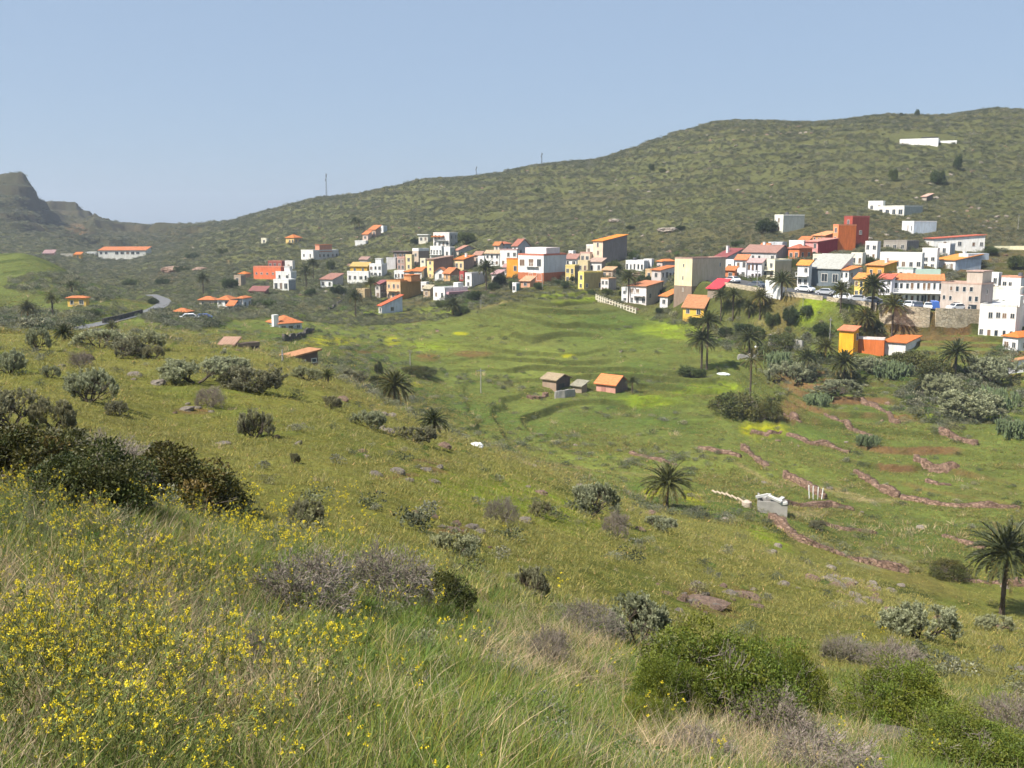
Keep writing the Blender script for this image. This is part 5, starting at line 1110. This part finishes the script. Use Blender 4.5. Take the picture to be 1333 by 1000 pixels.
# balustrade on the knoll
c = smooth_path([(776,390),(790,395),(808,401),(827,408)], 120, 10); org = c[0].copy(); bl = empty('balustrade', tuple(org), 0, 'cream balustrade of short posts above the terraced field', 'balustrade')
top = np.linspace(c[0, 2] + .9, c[-1, 2] + .9, len(c)); b = MB()
for i in range(len(c) - 1):
    a_ = Vector((c[i,0]-org[0], c[i,1]-org[1], top[i]-org[2])); b_ = Vector((c[i+1,0]-org[0], c[i+1,1]-org[1], top[i+1]-org[2])); b.tube(a_, b_, .12, n=4); b.tube(a_ - Vector((0,0,.75)), b_ - Vector((0,0,.75)), .14, n=4)
b.build('rail', mwall((.70,.62,.48)), bl)
for i in range(0, len(c), 2):
    b = MB(); b.box(-.16,.16,-.16,.16,-1.6,.35).box(-.22,.22,-.22,.22,.353,.45); b.build('post', mwall((.74,.68,.55)), bl, (c[i,0]-org[0], c[i,1]-org[1], top[i]-org[2]))
# ------------------------------------------------------------------ cars
def car_body(van=False):
    b = MB(); L_, W_ = 2.1, .85
    pr = [(-2.1,.35),(-2.08,.75),(-1.9,.92),(-1.35,.98),(-.75,1.45),(.9,1.47),(1.6,1.0),(2.0,.9),(2.1,.65),(2.08,.35)] if not van else [(-2.2,.35),(-2.2,1.8),(-2.1,1.9),(1.0,1.9),(1.55,1.25),(2.2,1.05),(2.25,.35)]
    n_ = len(pr); vs = []
    for s_ in (-1, 1):
        for x, z in pr: vs.append((x, s_ * (W_ - (.16 * max(0, z - .95) / .5 if z > .95 else 0)), z))
    fs = [tuple(range(n_)), tuple(range(2*n_-1, n_-1, -1))] + [(i, n_+i, n_+(i+1) % n_, (i+1) % n_) for i in range(n_)]
    b.add(vs, fs); return b
def make_car(c, van=False):
    root = empty('parked_van' if van else 'parked_car', (0, 0, 0)); o = car_body(van).build('body', mplain('car_paint', c, .25, .5, .05), root)
    bv = o.modifiers.new('b', 'BEVEL'); bv.width = .05; bv.segments = 2
    g = MB()
    if van: g.box(.2,.9,-.87,.87,1.2,1.7); g.slab([(1.08,-.7,1.83),(1.08,.7,1.83),(1.5,.72,1.33),(1.5,-.72,1.33)], .02)
    else:
        for s_ in (-1, 1): g.add([(-1.2,s_*.865,1.0),(-.72,s_*.745,1.40),(.85,s_*.745,1.41),(1.35,s_*.865,1.0)], [(0,1,2,3) if s_ < 0 else (3,2,1,0)])
        g.add([(-1.33,-.7,1.02),(-.8,-.62,1.44),(-.8,.62,1.44),(-1.33,.7,1.02)], [(0,1,2,3)]); g.add([(.96,-.62,1.46),(1.55,-.7,1.06),(1.55,.7,1.06),(.96,.62,1.46)], [(0,1,2,3)])
    g.build('windows', M_pane, root)
    for x in (-1.3, 1.35):
        for y in (-.8, .8):
            wn = MB().tube((0,-.1,0),(0,.1,0), .32, n=16).build('wheel', mplain('tyre', (.02,.02,.02), .9), root, (x, y, .32)); MB().tube((0,-.11,0),(0,.11,0), .17, n=10).build('rim', mplain('rim', (.4,.4,.42), .3, .5, .1), wn)
    return root
CARP = {}
def car(px, py, c, label, yaw=0, van=False, ymin=120, along=True, dy=0):
    root = make_car(c, van); p = cast(px, py, ymin); y = p.y + dy; x = p.x * y / p.y; z = gz(x, y)
    i = int(np.argmin(np.hypot(RC[:, 0] - x, RC[:, 1] - y))); an = math.atan2(dT[i, 1], dT[i, 0]) if along else 0
    if along: z = RC[i, 2]
    root.location = (x, y, z + .13); root.rotation_euler = (0, 0, an + yaw); tag(root, label, 'van' if van else 'car', 'cars parked along the village road' if along else None)
def carat(px, lat, c, label, yaw=0, van=False):
    """on the road where a pixel column crosses it, lat metres towards the valley"""
    root = make_car(c, van); pc = proj(RC[:, 0] + NR[:, 0] * lat, RC[:, 1] + NR[:, 1] * lat, RC[:, 2])[0]; i = int(np.argmin(abs(pc - px)))
    root.location = (RC[i, 0] + NR[i, 0] * lat, RC[i, 1] + NR[i, 1] * lat, RC[i, 2] + .13); root.rotation_euler = (0, 0, math.atan2(dT[i, 1], dT[i, 0]) + yaw)
    tag(root, label, 'van' if van else 'car', 'cars parked along the village road')
SI = (.42,.43,.45); CW = (.75,.75,.75)
for a in [(955, 1, CW, 'white car at the left end of the village road'), (985, 3, (.12,.13,.15), 'dark car in front of the long white terraced house'), (1048, -2, CW, 'white car parked before the modern corner house'),
          (1076, -2, SI, 'silver car at the mouth of the dark garage'), (1098, 2, CW, 'white car right of the first street palm'), (1118, 2.5, SI, 'silver car behind the low street wall between palms'), (1136, 3, (.3,.32,.36), 'grey car beside the darkest palm')]: carat(*a)
for k, a in enumerate([(1172, 1.5, (.02,.08,.07), 'dark green car at the left end of the car park'), (1182, 2.5, CW, 'white car second from the left in the car park'), (1190, 2.0, SI, 'silver car in the middle of the car park'),
          (1198, 3.2, (.05,.06,.09), 'black car right of the silver one in the car park'), (1206, 3.4, CW, 'white car touching the blue van')]): carat(*a, yaw=R(60 + 8 * (k % 2)))
carat(1217, 3.6, (.05,.13,.42), 'bright blue van parked nose to the retaining wall', R(70), True); carat(1244, 2.5, CW, 'white car in front of the pinkish stone building')
car(246, 419, CW, 'white car parked below the orange shelter by the lane', R(20), ymin=120, along=False); car(264, 419, (.04,.07,.25), 'dark blue car parked right of the white one below the lane', R(10), ymin=120, along=False)
# ------------------------------------------------------------------ masts, poles, posts

def mast(px, pyb, pyt, label, ymin=330, w_=.45):
    p = cast(px, pyb, ymin); zt = -float(ray(px, pyt)[1]) * p.y; H = zt - p.z + 1; e = empty('radio_mast', (p.x, p.y, p.z - 1), 0, label, 'mast', 'radio masts on the ridge'); b = MB(); n_ = 10
    cs = [(w_*math.cos(t), w_*math.sin(t)) for t in (0, 2.09, 4.19)]
    for cx, cy in cs: b.tube((cx, cy, 0), (cx*.4, cy*.4, H), .09, .06, 5)
    for i in range(n_):
        z0 = H*i/n_; z1 = H*(i+1)/n_; f0 = 1-.6*i/n_; f1 = 1-.6*(i+1)/n_
        for k in range(3): a_, c_ = cs[k], cs[(k+1) % 3]; b.tube((a_[0]*f0, a_[1]*f0, z0), (c_[0]*f1, c_[1]*f1, z1), .04, n=4)
    b.build('lattice', M_steel, e); b = MB(); b.tube((.3,0,H*.85),(.3,0,H*.99),.22,n=8); b.tube((-.3,.1,H*.7),(-.3,.1,H*.8),.2,n=8); b.build('antenna', M_steel, e)
mast(425, 257, 226, 'tallest lattice mast standing on the left part of the ridge'); mast(705, 215, 199, 'lattice mast on the ridge above the big white block', w_=.35); mast(620, 230, 217, 'faint thin mast on the ridge between the two others', w_=.2)
def pole(px, pyb, pyt, label, ymin=88, lamp=False, r=.09, cross=True, group='wooden and concrete poles', lean=0):
    p = cast(px, pyb, ymin); zt = -float(ray(px, pyt)[1]) * p.y; H = zt - p.z; e = empty('street_lamp' if lamp else 'utility_pole', (p.x, p.y, p.z - .2), random.random()*3, label, 'street lamp' if lamp else 'pole', group)
    e.rotation_euler[1] = lean; MB().tube((0,0,0), (0,0,H), r, r*.7, 8).build('pole', M_concrete, e)
    b = MB()
    if lamp: b.tube((0,0,H-.05),(1.1,0,H+.1),.04,n=6).box(.8,1.5,-.14,.14,H+.05,H+.18); b.build('lamp_head', M_steel, e)
    elif cross: b.box(-.7,.7,-.05,.05,H-.5,H-.38); b.build('crossarm', M_steel, e)
for a in [(626,402,388,'short pole left of the terraced knoll',130),(706,378,357,'white lamp pole in front of the orange brown foot of the big white block',130),(985,384,350,'pole above the masonry wall by the white terraced house',120),(534,476,457,'slim pole in the green field right of the yellow flowers',70),
          (626,512,478,'thin tall pole standing in the terraced green field',80),(1325,300,278,'pole high on the slope at the right edge',220),(368,470,452,'short pole rising from the patchy orange tiles',60),(1080,443,412,'thin pole left of the bright yellow orange house',100)]: pole(*a[:4], a[4])
for a in [(996,388,372,'street lamp at the left end of the white garden wall',120),(1045,402,384,'street lamp on the masonry wall by the first street palm',120),(1144,404,388,'street lamp at the left corner of the sandy retaining wall',120)]: pole(*a[:4], a[4], True, .06)
for i, (px, lb) in enumerate([(1054, 'leftmost white upright post by the concrete ruin'), (1058.5, 'second white upright post from the left by the concrete ruin'), (1064, 'third white upright post from the left by the concrete ruin'), (1069, 'rightmost white upright post by the concrete ruin')]):
    p = cast(px, 650, 88); o = MB().tube((0,0,-.5), (.12*(i-1.5),0,1.75 - .12*i), .07, .06, 8).build('white_post', mwall(WH), None, tuple(p)); tag(o, lb, 'post', 'white upright posts')
# concrete ruin with rubbish, pipe and tank
p = cast(1006, 668, 88); e = empty('concrete_ruin', tuple(p), R(-12), 'grey concrete tank ruin with broken white pieces on its rim', 'ruin'); b = MB(); b.box(-1.6,1.4,-1.1,-.9,-1,1.5).box(-1.6,-1.4,-.9,1.2,-1,1.8).box(1.2,1.4,-.9,1.2,-1,1.2).box(-1.4,1.2,1.0,1.2,-1,1.4).box(-1.4,-.2,-.9,.6,.9,1.05); b.build('wall', M_concrete, e)
for k, (x, y, z, l, rz) in enumerate([(-1.2,-.7,2.0,1.3,.3),(.1,-.9,1.8,1.5,-.4),(.8,-.2,1.65,1.0,1.2),(-.6,.3,1.7,.9,.9),(1.0,-1.0,1.4,.8,-.2)]):
    q_ = MB().box(-l/2,l/2,-.18,.18,-.12,.12).build('broken_slab', mwall((.52,.51,.49)), e, (x, y, z)); q_.rotation_euler = (random.uniform(-.4,.4), random.uniform(-.4,.4), rz)
cc = smooth_path([(927,644),(945,648),(968,657)], 88, 3); b = MB(); o3 = cc[0].copy()
for i in range(len(cc)-1): b.tube(Vector(cc[i]-o3)+Vector((0,0,.5)), Vector(cc[i+1]-o3)+Vector((0,0,.3)), .11, n=8)
tag(b.build('water_pipe', mwall((.44,.36,.27)), None, tuple(o3)), 'pale water pipe lying in the grass left of the concrete ruin', 'pipe')
p = cast(972, 660, 88); b = MB(); b.tube((0,0,-.2),(0,0,.55),.55,.52,16).tube((0,0,.553),(0,0,.75),.5,.2,16); tag(b.build('water_tank', mwall((.48,.40,.33)), None, tuple(p)), 'small round pale tank at the lower end of the pipe', 'tank')
for px, py, lb, c in [(985, 452, 'white plastic sheet lying by the low shrubs near the dead palm', WH), (942, 487, 'grey white tarpaulin on the ground right of the twin palms', (.6,.64,.64)), (620, 581, 'white stone block at the edge of the hillside', WH)]:
    p = cast(px, py, 50); me = rock_mesh('heap', int(px), mwall(c), .35, 1); o = link('plastic_sheet' if 'sheet' in lb else 'tarpaulin' if 'tarp' in lb else 'stone_block', me, None, tuple(p)); o.scale = (1.3 if 'tarp' in lb else .45,) * 2 + (.8,); tag(o, lb, lb.split()[2 if 'grey' in lb else 1])
# low stone ruin left of the hut
wall([(687,517),(694,519),(703,519),(711,516)], 1.9, 'crumbling brown stone ruin left of the brown field hut', M_dry, 100, 1.2, .5, 'stone_ruin', 'ruin', group=None); wall([(722,519),(735,518),(748,516)], 1.3, 'grey stone yard wall in front of the brown field hut', M_concrete, 100, .5, .15, 'yard_wall', group=None)
# ------------------------------------------------------------------ palms
for a in [
 (868,662,629,32,'single full palm standing on the near slope beside yellow flowers',0),(1304,800,720,47,'largest palm at the right edge with a thick trunk',2),
 (913,481,443,20,'left of the two twin palms in the green field',0),(920,481,419,18,'taller right one of the twin palms in the green field',1),
 (975,463,441,18,'bushy palm above the dead palm',2),(1049,498,466,15,'slender palm left of the bushes under the yellow orange house',1),
 (1074,472,452,15,'dense palm half hidden behind bushes left of the yellow orange house',0),(1098,497,472,20,'drooping palm right in front of the yellow orange house',2),
 (1243,491,460,22,'large palm above the prickly pears with a bare trunk',0),(1201,512,500,13,'low palm without a visible trunk among the prickly pears',1),
 (1135,405,372,18,'darkest street palm in front of the yellow street house',2),(1094,407,377,14,'street palm in front of the white house with the grey side',0),
 (1161,437,398,18,'palm rising before the tall sandy retaining wall',1),(1126,432,413,16,'low bushy palm at the left end of the sandy retaining wall',2),
 (1017,390,366,16,'palm in front of the tan blank side of the cream house',1),(989,416,387,14,'tall palm below the white garden wall by the road',0),
 (954,417,384,12,'middle palm of the three below the red sheet roof',1),(938,418,384,11,'left palm of the three below the red sheet roof',2),(975,414,398,10,'small dark palm between the taller ones under the road',0),
 (818,394,362,13,'dark palm in front of the white houses near the balustrade',1),(633,378,349,13,'tall palm right of the grey sided cube in the village centre',0),
 (483,393,369,10,'palm in front of the ochre block',1),(463,412,386,11,'slender palm beside the brown field above the yellow flowers',2),
 (265,386,363,9,'slender palm above the left row of orange roofs',0),(399,377,354,10,'dark palm right of the white modern house',1),(408,364,343,8,'small palm beneath the long pale grey building',2),
 (37,420,401,12,'dark bushy palm at the far left below the green hill',2),(69,412,389,9,'tall thin palm left of the small yellow house',0),(94,385,372,8,'palm top directly behind the small yellow house',1),
 (84,444,433,14,'low spreading palm on the crest of the near hill at the left',2),(146,434,425,9,'low palm beside the lane',1),
 (514,531,503,25,'big dark palm at the bottom of the left gully',2),(564,566,549,20,'low palm leaning out of the gully bushes',0),(426,498,489,11,'small palm at the right end of the patchy orange tiles',1),
 (590,411,397,12,'dark low palm below the pink awning bungalow',2),(823,512,497,9,'small dark palm at the right end of the pink shed',1),(462,300,288,7,'left one of two palms on the scrubby slope above the stepped houses',0),(468,301,290,6,'right one of two palms on the scrubby slope above the stepped houses',1)]:
    palm(a[0], a[1], a[2], a[3], a[4], a[5], ymin=40 if a[1] > 430 and a[0] < 200 else 62)
palm(976, 527, 468, 18, 'dead palm with a few hanging fronds on a thin bare trunk', 0, True)
# ------------------------------------------------------------------ trees and big shrubs of the village
for a in [(540,318,16,10,'dark tree left of the orange awning house'),(622,368,22,16,'dark tree beside the grey sided cube and the tall central palm'),(643,378,18,12,'low dark tree left of the tiny white hut'),(800,352,22,14,'dense tree behind the mustard house'),(735,374,14,10,'low tree below the yellow house with the bay'),(575,400,22,10,'dark hedge like tree under the white bungalow'),(862,384,14,10,'tree squeezed beside the glowing orange roof'),(1032,352,14,18,'tree between the tan sided cream house and the modern corner house'),(1120,338,18,12,'dark tree under the dark red block'),(1070,436,30,18,'bushy tree at the foot of the bright green slope'),(985,440,26,18,'bushy tree right of the bushy palm'),(607,318,26,18,'dark tree clump right of the orange awning house'),(600,338,10,8,'small tree behind the orange tiled cube'),(650,372,22,18,'dark tree right of the tall central palm'),(668,378,14,14,'leafy tree beside the tiny white hut'),
 (618,392,26,16,'dark tree on the rim of the terraced knoll'),(600,410,26,14,'shrubby tree below the pink awning bungalow'),(555,385,10,10,'small tree right of the ochre block'),(700,376,14,10,'round tree by the orange lean to shed'),(726,371,12,8,'green shrub under the orange brown foot'),
 (825,345,20,22,'tree behind the five arches'),(800,358,16,12,'tree between the peach building and the arches'),(838,372,24,16,'dark tree in front of the house with large dark windows'),(812,386,18,10,'dark shrub left of the leaning palm'),(790,384,20,10,'shrub above the balustrade'),
 (858,408,14,9,'shrub below the glowing orange roof'),(905,424,22,14,'dense shrub below the yellow fronted farmhouse'),(1030,420,30,24,'dark dense tree left of the bright green slope'),(1005,424,24,20,'round dark tree below the first road wall'),(1050,412,20,18,'tree under the modern corner house wall'),
 (968,434,30,16,'wide dark shrub between the palms'),(945,438,22,14,'green shrub left of the bushy palm'),(1060,470,36,16,'shrub mass left of the yellow orange house'),(1108,436,28,16,'dark tree between the low palm and the sandy wall'),(1140,428,22,14,'dark undergrowth at the foot of the low bushy palm'),
 (996,304,34,22,'dark tree left of the pale green tower house'),(960,322,20,10,'dark bush on the slope behind the barn'),(1132,344,16,12,'tree below the white tower house'),(1262,341,34,14,'olive tree behind the long white farmhouse'),(1300,392,16,16,'round tree beside the pale greenish house'),
 (1272,318,20,9,'bush above the white farmhouse roof'),(900,492,44,18,'broad bush at the foot of the twin palms'),(885,300,16,8,'dark bush on the slope above the cream hall'),(862,225,12,7,'round dark bush high on the hill'),(848,222,8,10,'small tree left of the round bush high on the hill'),
 (1247,222,14,22,'lone tree below the white farm compound'),(1163,236,14,18,'dark tree on the slope above the veranda bungalow'),(1220,240,22,20,'dark clump right of the veranda bungalow'),(1173,151,6,5,'small bush silhouetted on the skyline'),(1194,151,8,9,'small tree silhouetted on the skyline'),
 (1227,149,5,4,'tiniest bush on the skyline at the right'),(430,352,14,16,'dark tree right of the dark palm on the left slope'),(405,386,20,12,'dark tree below the white bungalow with the rust roof'),(318,398,26,14,'dark tree in the garden of the left row'),(300,378,24,18,'dark tree mass above the left row'),
 (345,402,34,14,'wide dark tree between the left row and the chapel'),(440,384,26,14,'dark tree in the hollow left of the tan ruin'),(290,332,16,10,'dark tree at the red earth cutting'),(200,396,18,10,'shrub at the bend of the lane'),(120,412,26,12,'dark shrubs at the foot of the small yellow house'),
 (50,424,22,12,'dark thicket right of the far left palm'),(170,372,26,10,'shrub on the crest of the green hill'),(14,424,24,14,'dark thicket at the left edge'),(212,372,22,12,'dark shrub above the lane end'),(236,355,24,10,'shrub on the far slope left of the beige tower'),(250,338,22,9,'shrub near the red cutting'),
 (700,250,10,6,'small dark bush near the ridge above the rusty roof'),(820,300,14,8,'dark bush above the five arches'),(705,262,8,5,'tiny bush beside the small dark bush near the ridge'),(1325,350,30,20,'leafy shrub at the right edge above the greenish house'),(1290,330,24,10,'green shrub left of the pale yellow wall'),
 (350,250+15,8,4,'small bush on the left ridge'),(745,366,12,10,'bush at the foot of the yellow bay house'),(770,384,14,8,'shrub at the end of the mustard house')]:
    tree(a[0], a[1], a[2], a[3], a[4], 'dark_tree' if 'tree' in a[4] else 'tall_shrub', 'tree' if 'tree' in a[4] else 'shrub', 'trees and shrubs around the village', ymin=70 if a[1] > 380 else 120)
# ------------------------------------------------------------------ bushes
for a in [
 ('leafy',925,948,250,140,'large bright green bush in the right foreground'),('leafy',1165,952,165,98,'second green bush right of the largest one'),('leafy',1262,1010,190,80,'bright green bush cut by the lower right corner'),('leafy',870,940,120,96,'rounded left lump of the largest green bush'),('leafy',1010,930,130,110,'darker right lump of the largest green bush'),('leafy',840,955,80,56,'low left shoulder of green leaves beside the largest bush'),
 ('twig',905,1000,130,60,'grey bare twigs under the left end of the largest green bush'),('twig',1000,975,150,95,'pale dead branches in the front of the largest green bush'),('twig',1080,1035,220,90,'wide dead grey bush at the bottom edge right of the middle'),('twig',1310,960,110,70,'bare grey bush at the right edge of the foreground'),
 ('twig',400,806,170,105,'large brown dead bush left of centre'),('twig',505,795,150,100,'grey dead bush attached right of the large brown one'),('dark',575,796,90,60,'dark green low bush at the right foot of the dead bushes'),('twig',330,880,90,70,'small dead brown twigs among the yellow flowers'),
 ('dark',215,674,210,98,'big dark green bush on the left behind the flower meadow'),('dark',45,650,210,104,'dark purple green bush at the left edge'),('dark',290,672,70,60,'dark right end of the big shaded thicket'),('dark',120,668,180,98,'dark green middle of the big shaded thicket'),('twig',130,620,150,60,'brown bare thicket between the two dark bushes'),
 ('spurge',830,846,110,72,'thick grey green bush left of the largest green bush',),('twig',765,830,110,52,'bare grey bush left of the thick grey green one'),('twig',715,868,66,64,'upright brown bush with bare stems below the middle'),('spurge',1198,834,104,58,'pale silvery bush with thick tips at the right'),
 ('twig',1165,880,92,56,'dull grey bush in front of the pale silvery one'),('twig',1100,862,80,40,'thin bare shrub left of the dull grey one'),('spurge',770,672,78,44,'dense olive grey bush right of the middle'),('twig',803,700,44,42,'round bare bush touching the dense olive grey one'),
 ('twig',653,682,54,42,'lone bare bush right of centre on the slope'),('grey',704,674,32,22,'small grey shrub between the lone bare bush and the dense one'),('spurge',590,724,66,34,'pale blue grey plant behind the dead bushes'),('grey',690,776,54,40,'dark spiky shrub with pale flowers below the bare earth'),
 ('grey',332,570,46,38,'wind bent bush casting a shadow on the open slope'),('grey',383,603,16,14,'tiny dark shrub on the open slope'),('twig',275,531,46,32,'round bare brown bush on the upper slope'),('spurge',118,525,72,44,'round grey green bush on the upper left slope'),
 ('twig',106,480,34,26,'small leaning bush above the round grey green one'),('spurge',50,456,30,30,'small dark stemmed bush on the left crest'),('spurge',12,488,50,34,'grey bush cut by the left edge on the upper slope'),('grey',15,560,90,56,'blue grey bush at the left edge'),('grey',70,558,60,42,'blue grey bush right of the one at the left edge'),
 ('spurge',130,453,64,24,'left part of the pale bush row on the crest'),('spurge',185,455,56,26,'right part of the pale bush row on the crest'),('grey',160,465,60,26,'brownish bush in front of the pale bush row'),('spurge',255,500,90,32,'wide grey green bush row on the upper slope'),('grey',330,510,96,34,'brown grey bush row right of the wide one'),
 ('spurge',295,488,70,24,'pale bush top behind the wide bush row'),('grey',200,468,30,18,'low dark bush at the edge of the hollow'),('grey',155,542,34,20,'low flat shrub below the round grey green bush'),('grey',85,580,60,24,'grey dry shrub just above the dark thicket'),('spurge',65,492,26,16,'small pale shrub left of the round grey green bush'),
 ('spurge',400,496,40,20,'pale shrub at the foot of the ruined farm building'),('grey',430,532,30,18,'grey shrub on the rim of the gully'),('spurge',480,558,44,24,'pale green shrub on the rim of the gully'),('grey',540,575,60,22,'grey shrub at the lower rim of the gully'),('grey',400,690,50,40,'grey shrub topped by seed heads behind the dead bushes'),
 ('spurge',860,690,50,18,'small pale shrub at the foot of the single palm'),('spurge',1295,822,50,26,'silvery low plant at the foot of the big palm'),('spurge',606,724,30,28,'second pale blue grey plant right of the first'),('grey',540,682,30,14,'low twig heap on the open slope'),
 ('round',958,545,70,34,'broad dark green bush at the foot of the dead palm'),('round',1000,548,36,30,'round green bush right of the dead palm'),('spurge',1262,548,90,40,'biggest rounded grey bush on the right slope'),('pear',1290,535,60,30,'prickly pear thicket behind the biggest rounded grey bush'),('spurge',1225,520,60,34,'rounded grey bush left of the biggest one'),('spurge',1295,500,70,36,'rounded grey bush below the lower white house'),
 ('spurge',1130,486,50,22,'rounded grey bushes under the orange wing'),('pear',1165,492,56,22,'prickly pears under the white wing'),('spurge',1090,515,60,20,'rounded grey bushes below the drooping palm'),('pear',1130,580,34,14,'small round prickly pear on the terrace'),('spurge',1030,500,60,30,'grey green bush right of the tarpaulin'),('pear',1015,480,40,22,'cactus clump behind the dead palm'),
 ('pear',1320,570,50,24,'prickly pears at the right edge below the wall'),('pear',1063,528,40,16,'low cactus left of the short faded bank'),('round',1160,480,60,16,'bush band directly under the orange wing'),('round',1185,480,60,24,'green shrub right of the white wing'),('round',1215,492,50,26,'green shrub left of the large palm above the prickly pears'),
 ('round',1020,455,46,22,'green bush below the bright green slope'),('round',1002,470,40,20,'small green bush beside the bushy palm'),('dark',545,490,50,14,'dark bush right of the big gully palm'),('dark',490,505,30,16,'dark bush left of the big gully palm'),('grey',460,500,50,22,'grey bush in the gully above the big palm'),
 ('dark',493,488,12,18,'dark narrow cypress like shrub in the green field'),('grey',1090,860,40,20,'small grey tuft left of the thin bare shrub'),('grey',1065,690,24,12,'dark weed clump on the ravine edge'),('dark',1235,770,60,26,'dark mound of weeds left of the big palm'),
 ]:
    k, px, py, w_, h_, lb = a[:6]; bush(k, px, py, w_, h_, lb, 'prickly pear' if k == 'pear' else 'bush', {'pear': 'prickly pears on the right slope', 'leafy': 'green leafy bushes', 'round': 'green shrubs of the valley', 'dark': 'dark bushes', 'twig': 'bare twiggy bushes', 'spurge': 'grey green bushes', 'grey': 'grey green bushes'}[k], ymin=3 if py > 600 and not (py < 780 and px > 1000) else (88 if (px > 900 or (440 < px < 640 and py < 520)) else 14))
# ------------------------------------------------------------------ rocks
def rock(px, py, w_, h_, label, sd_, red=False, ymin=3):
    p = cast(px, py, ymin); o = link('rock', rock_mesh('rock', sd_, M_rockr if red else M_rock, .6, 2), None, (p.x, p.y, p.z)); s = w_ / F * p.y / 2; o.scale = (s, s, h_ / F * p.y); o.rotation_euler = (0, 0, sd_); tag(o, label, 'rock')
for a in [(1165,962,64,16,'large pale rock between the green bushes in the foreground',1),(372,702,34,10,'grey pointed rock behind the dead bushes',2),(968,778,40,8,'dark rock at the right end of the bare earth patch',3,True),(915,786,60,4,'flat red rock slab in the bare earth patch',4,True),(775,882,60,5,'flat brown rock in the grass left of the largest green bush',5,True),
          (553,612,20,4,'small rock on the bare patch of the slope',6),(290,578,22,5,'grey rock left of the wind bent bush',7),(255,531,14,4,'stone left of the round bare brown bush',8),(870,684,24,5,'rocks below the single palm',9),(585,690,26,5,'reddish rock above the pale blue grey plant',10,True),(985,790,20,4,'small rock below the dark one in the bare earth',11,True),
          (870,300,26,6,'pale rock outcrop on the scrubby slope above the cream hall',12,False,230),(800,288,16,5,'small rock outcrop above the tall peach building',13,False,230),(230,352,34,9,'pinkish rock face above the lane end',14,True,250),(262,352,20,7,'second pinkish rock face above the lane end',15,True,250)]: rock(*a)
scatter_all()
# ------------------------------------------------------------------ camera, sun, sky
cam = bpy.data.cameras.new('camera'); co = bpy.data.objects.new('camera', cam); COL.objects.link(co)
cam.sensor_width = 36; cam.lens = 36 * F / 1333; cam.clip_start = .1; cam.clip_end = 9000
co.location = (0, 0, 0); co.rotation_euler = (math.pi / 2 - PITCH, 0, 0); scene.camera = co
SV = Vector((-1, -.65, 0)).normalized(); EL = R(52)
sd = Vector((SV.x * math.cos(EL), SV.y * math.cos(EL), math.sin(EL)))
sl_ = bpy.data.lights.new('sun', 'SUN'); sl_.energy = 4.6; sl_.angle = R(.6); sl_.color = (1, .95, .87)
so = bpy.data.objects.new('sun', sl_); COL.objects.link(so); so.rotation_euler = (-sd).to_track_quat('-Z', 'Y').to_euler()
w = bpy.data.worlds.new('World'); scene.world = w; w.use_nodes = True; nt = w.node_tree
bg = nt.nodes['Background']; sky = nt.nodes.new('ShaderNodeTexSky'); sky.sky_type = 'NISHITA'; sky.sun_disc = False
sky.sun_elevation = EL; sky.sun_rotation = math.atan2(sd.x, sd.y); sky.altitude = 300; sky.air_density = 1.0; sky.dust_density = .6; sky.ozone_density = 3.0
tn = nt.nodes.new('ShaderNodeMix'); tn.data_type = 'RGBA'; tn.blend_type = 'MULTIPLY'; tn.inputs[0].default_value = 1
tn.blend_type = 'MIX'; tn.inputs[0].default_value = .78; tn.inputs[7].default_value = (2.35, 3.05, 4.1, 1); nt.links.new(sky.outputs[0], tn.inputs[6]); nt.links.new(tn.outputs[2], bg.inputs[0])
bg.inputs[1].default_value = .085
HAZE = True
if HAZE:
    hz = bpy.data.materials.new('haze'); hz.use_nodes = True; hn = hz.node_tree; hn.nodes.clear()
    ho = hn.nodes.new('ShaderNodeOutputMaterial'); hv = hn.nodes.new('ShaderNodeVolumePrincipled')
    hv.inputs['Color'].default_value = (.78, .87, 1, 1); hv.inputs['Density'].default_value = .00026; hv.inputs['Anisotropy'].default_value = .3
    hn.links.new(hv.outputs[0], ho.inputs['Volume'])
    mb = MB(); mb.box(-2700, 2700, -700, 3500, -167, 105); h = mb.build('haze', hz); tag(h, 'thin blue haze filling the air over the valley', 'haze', None, 'stuff')
scene.view_settings.view_transform = 'Standard'; scene.view_settings.look = 'None'; scene.view_settings.exposure = .95; scene.view_settings.gamma = 1
scene.cycles.volume_bounces = 0; scene.cycles.max_bounces = 5; scene.cycles.diffuse_bounces = 2; scene.cycles.transparent_max_bounces = 8
scene.cycles.use_denoising = True; scene.cycles.use_adaptive_sampling = True; scene.cycles.adaptive_threshold = .03
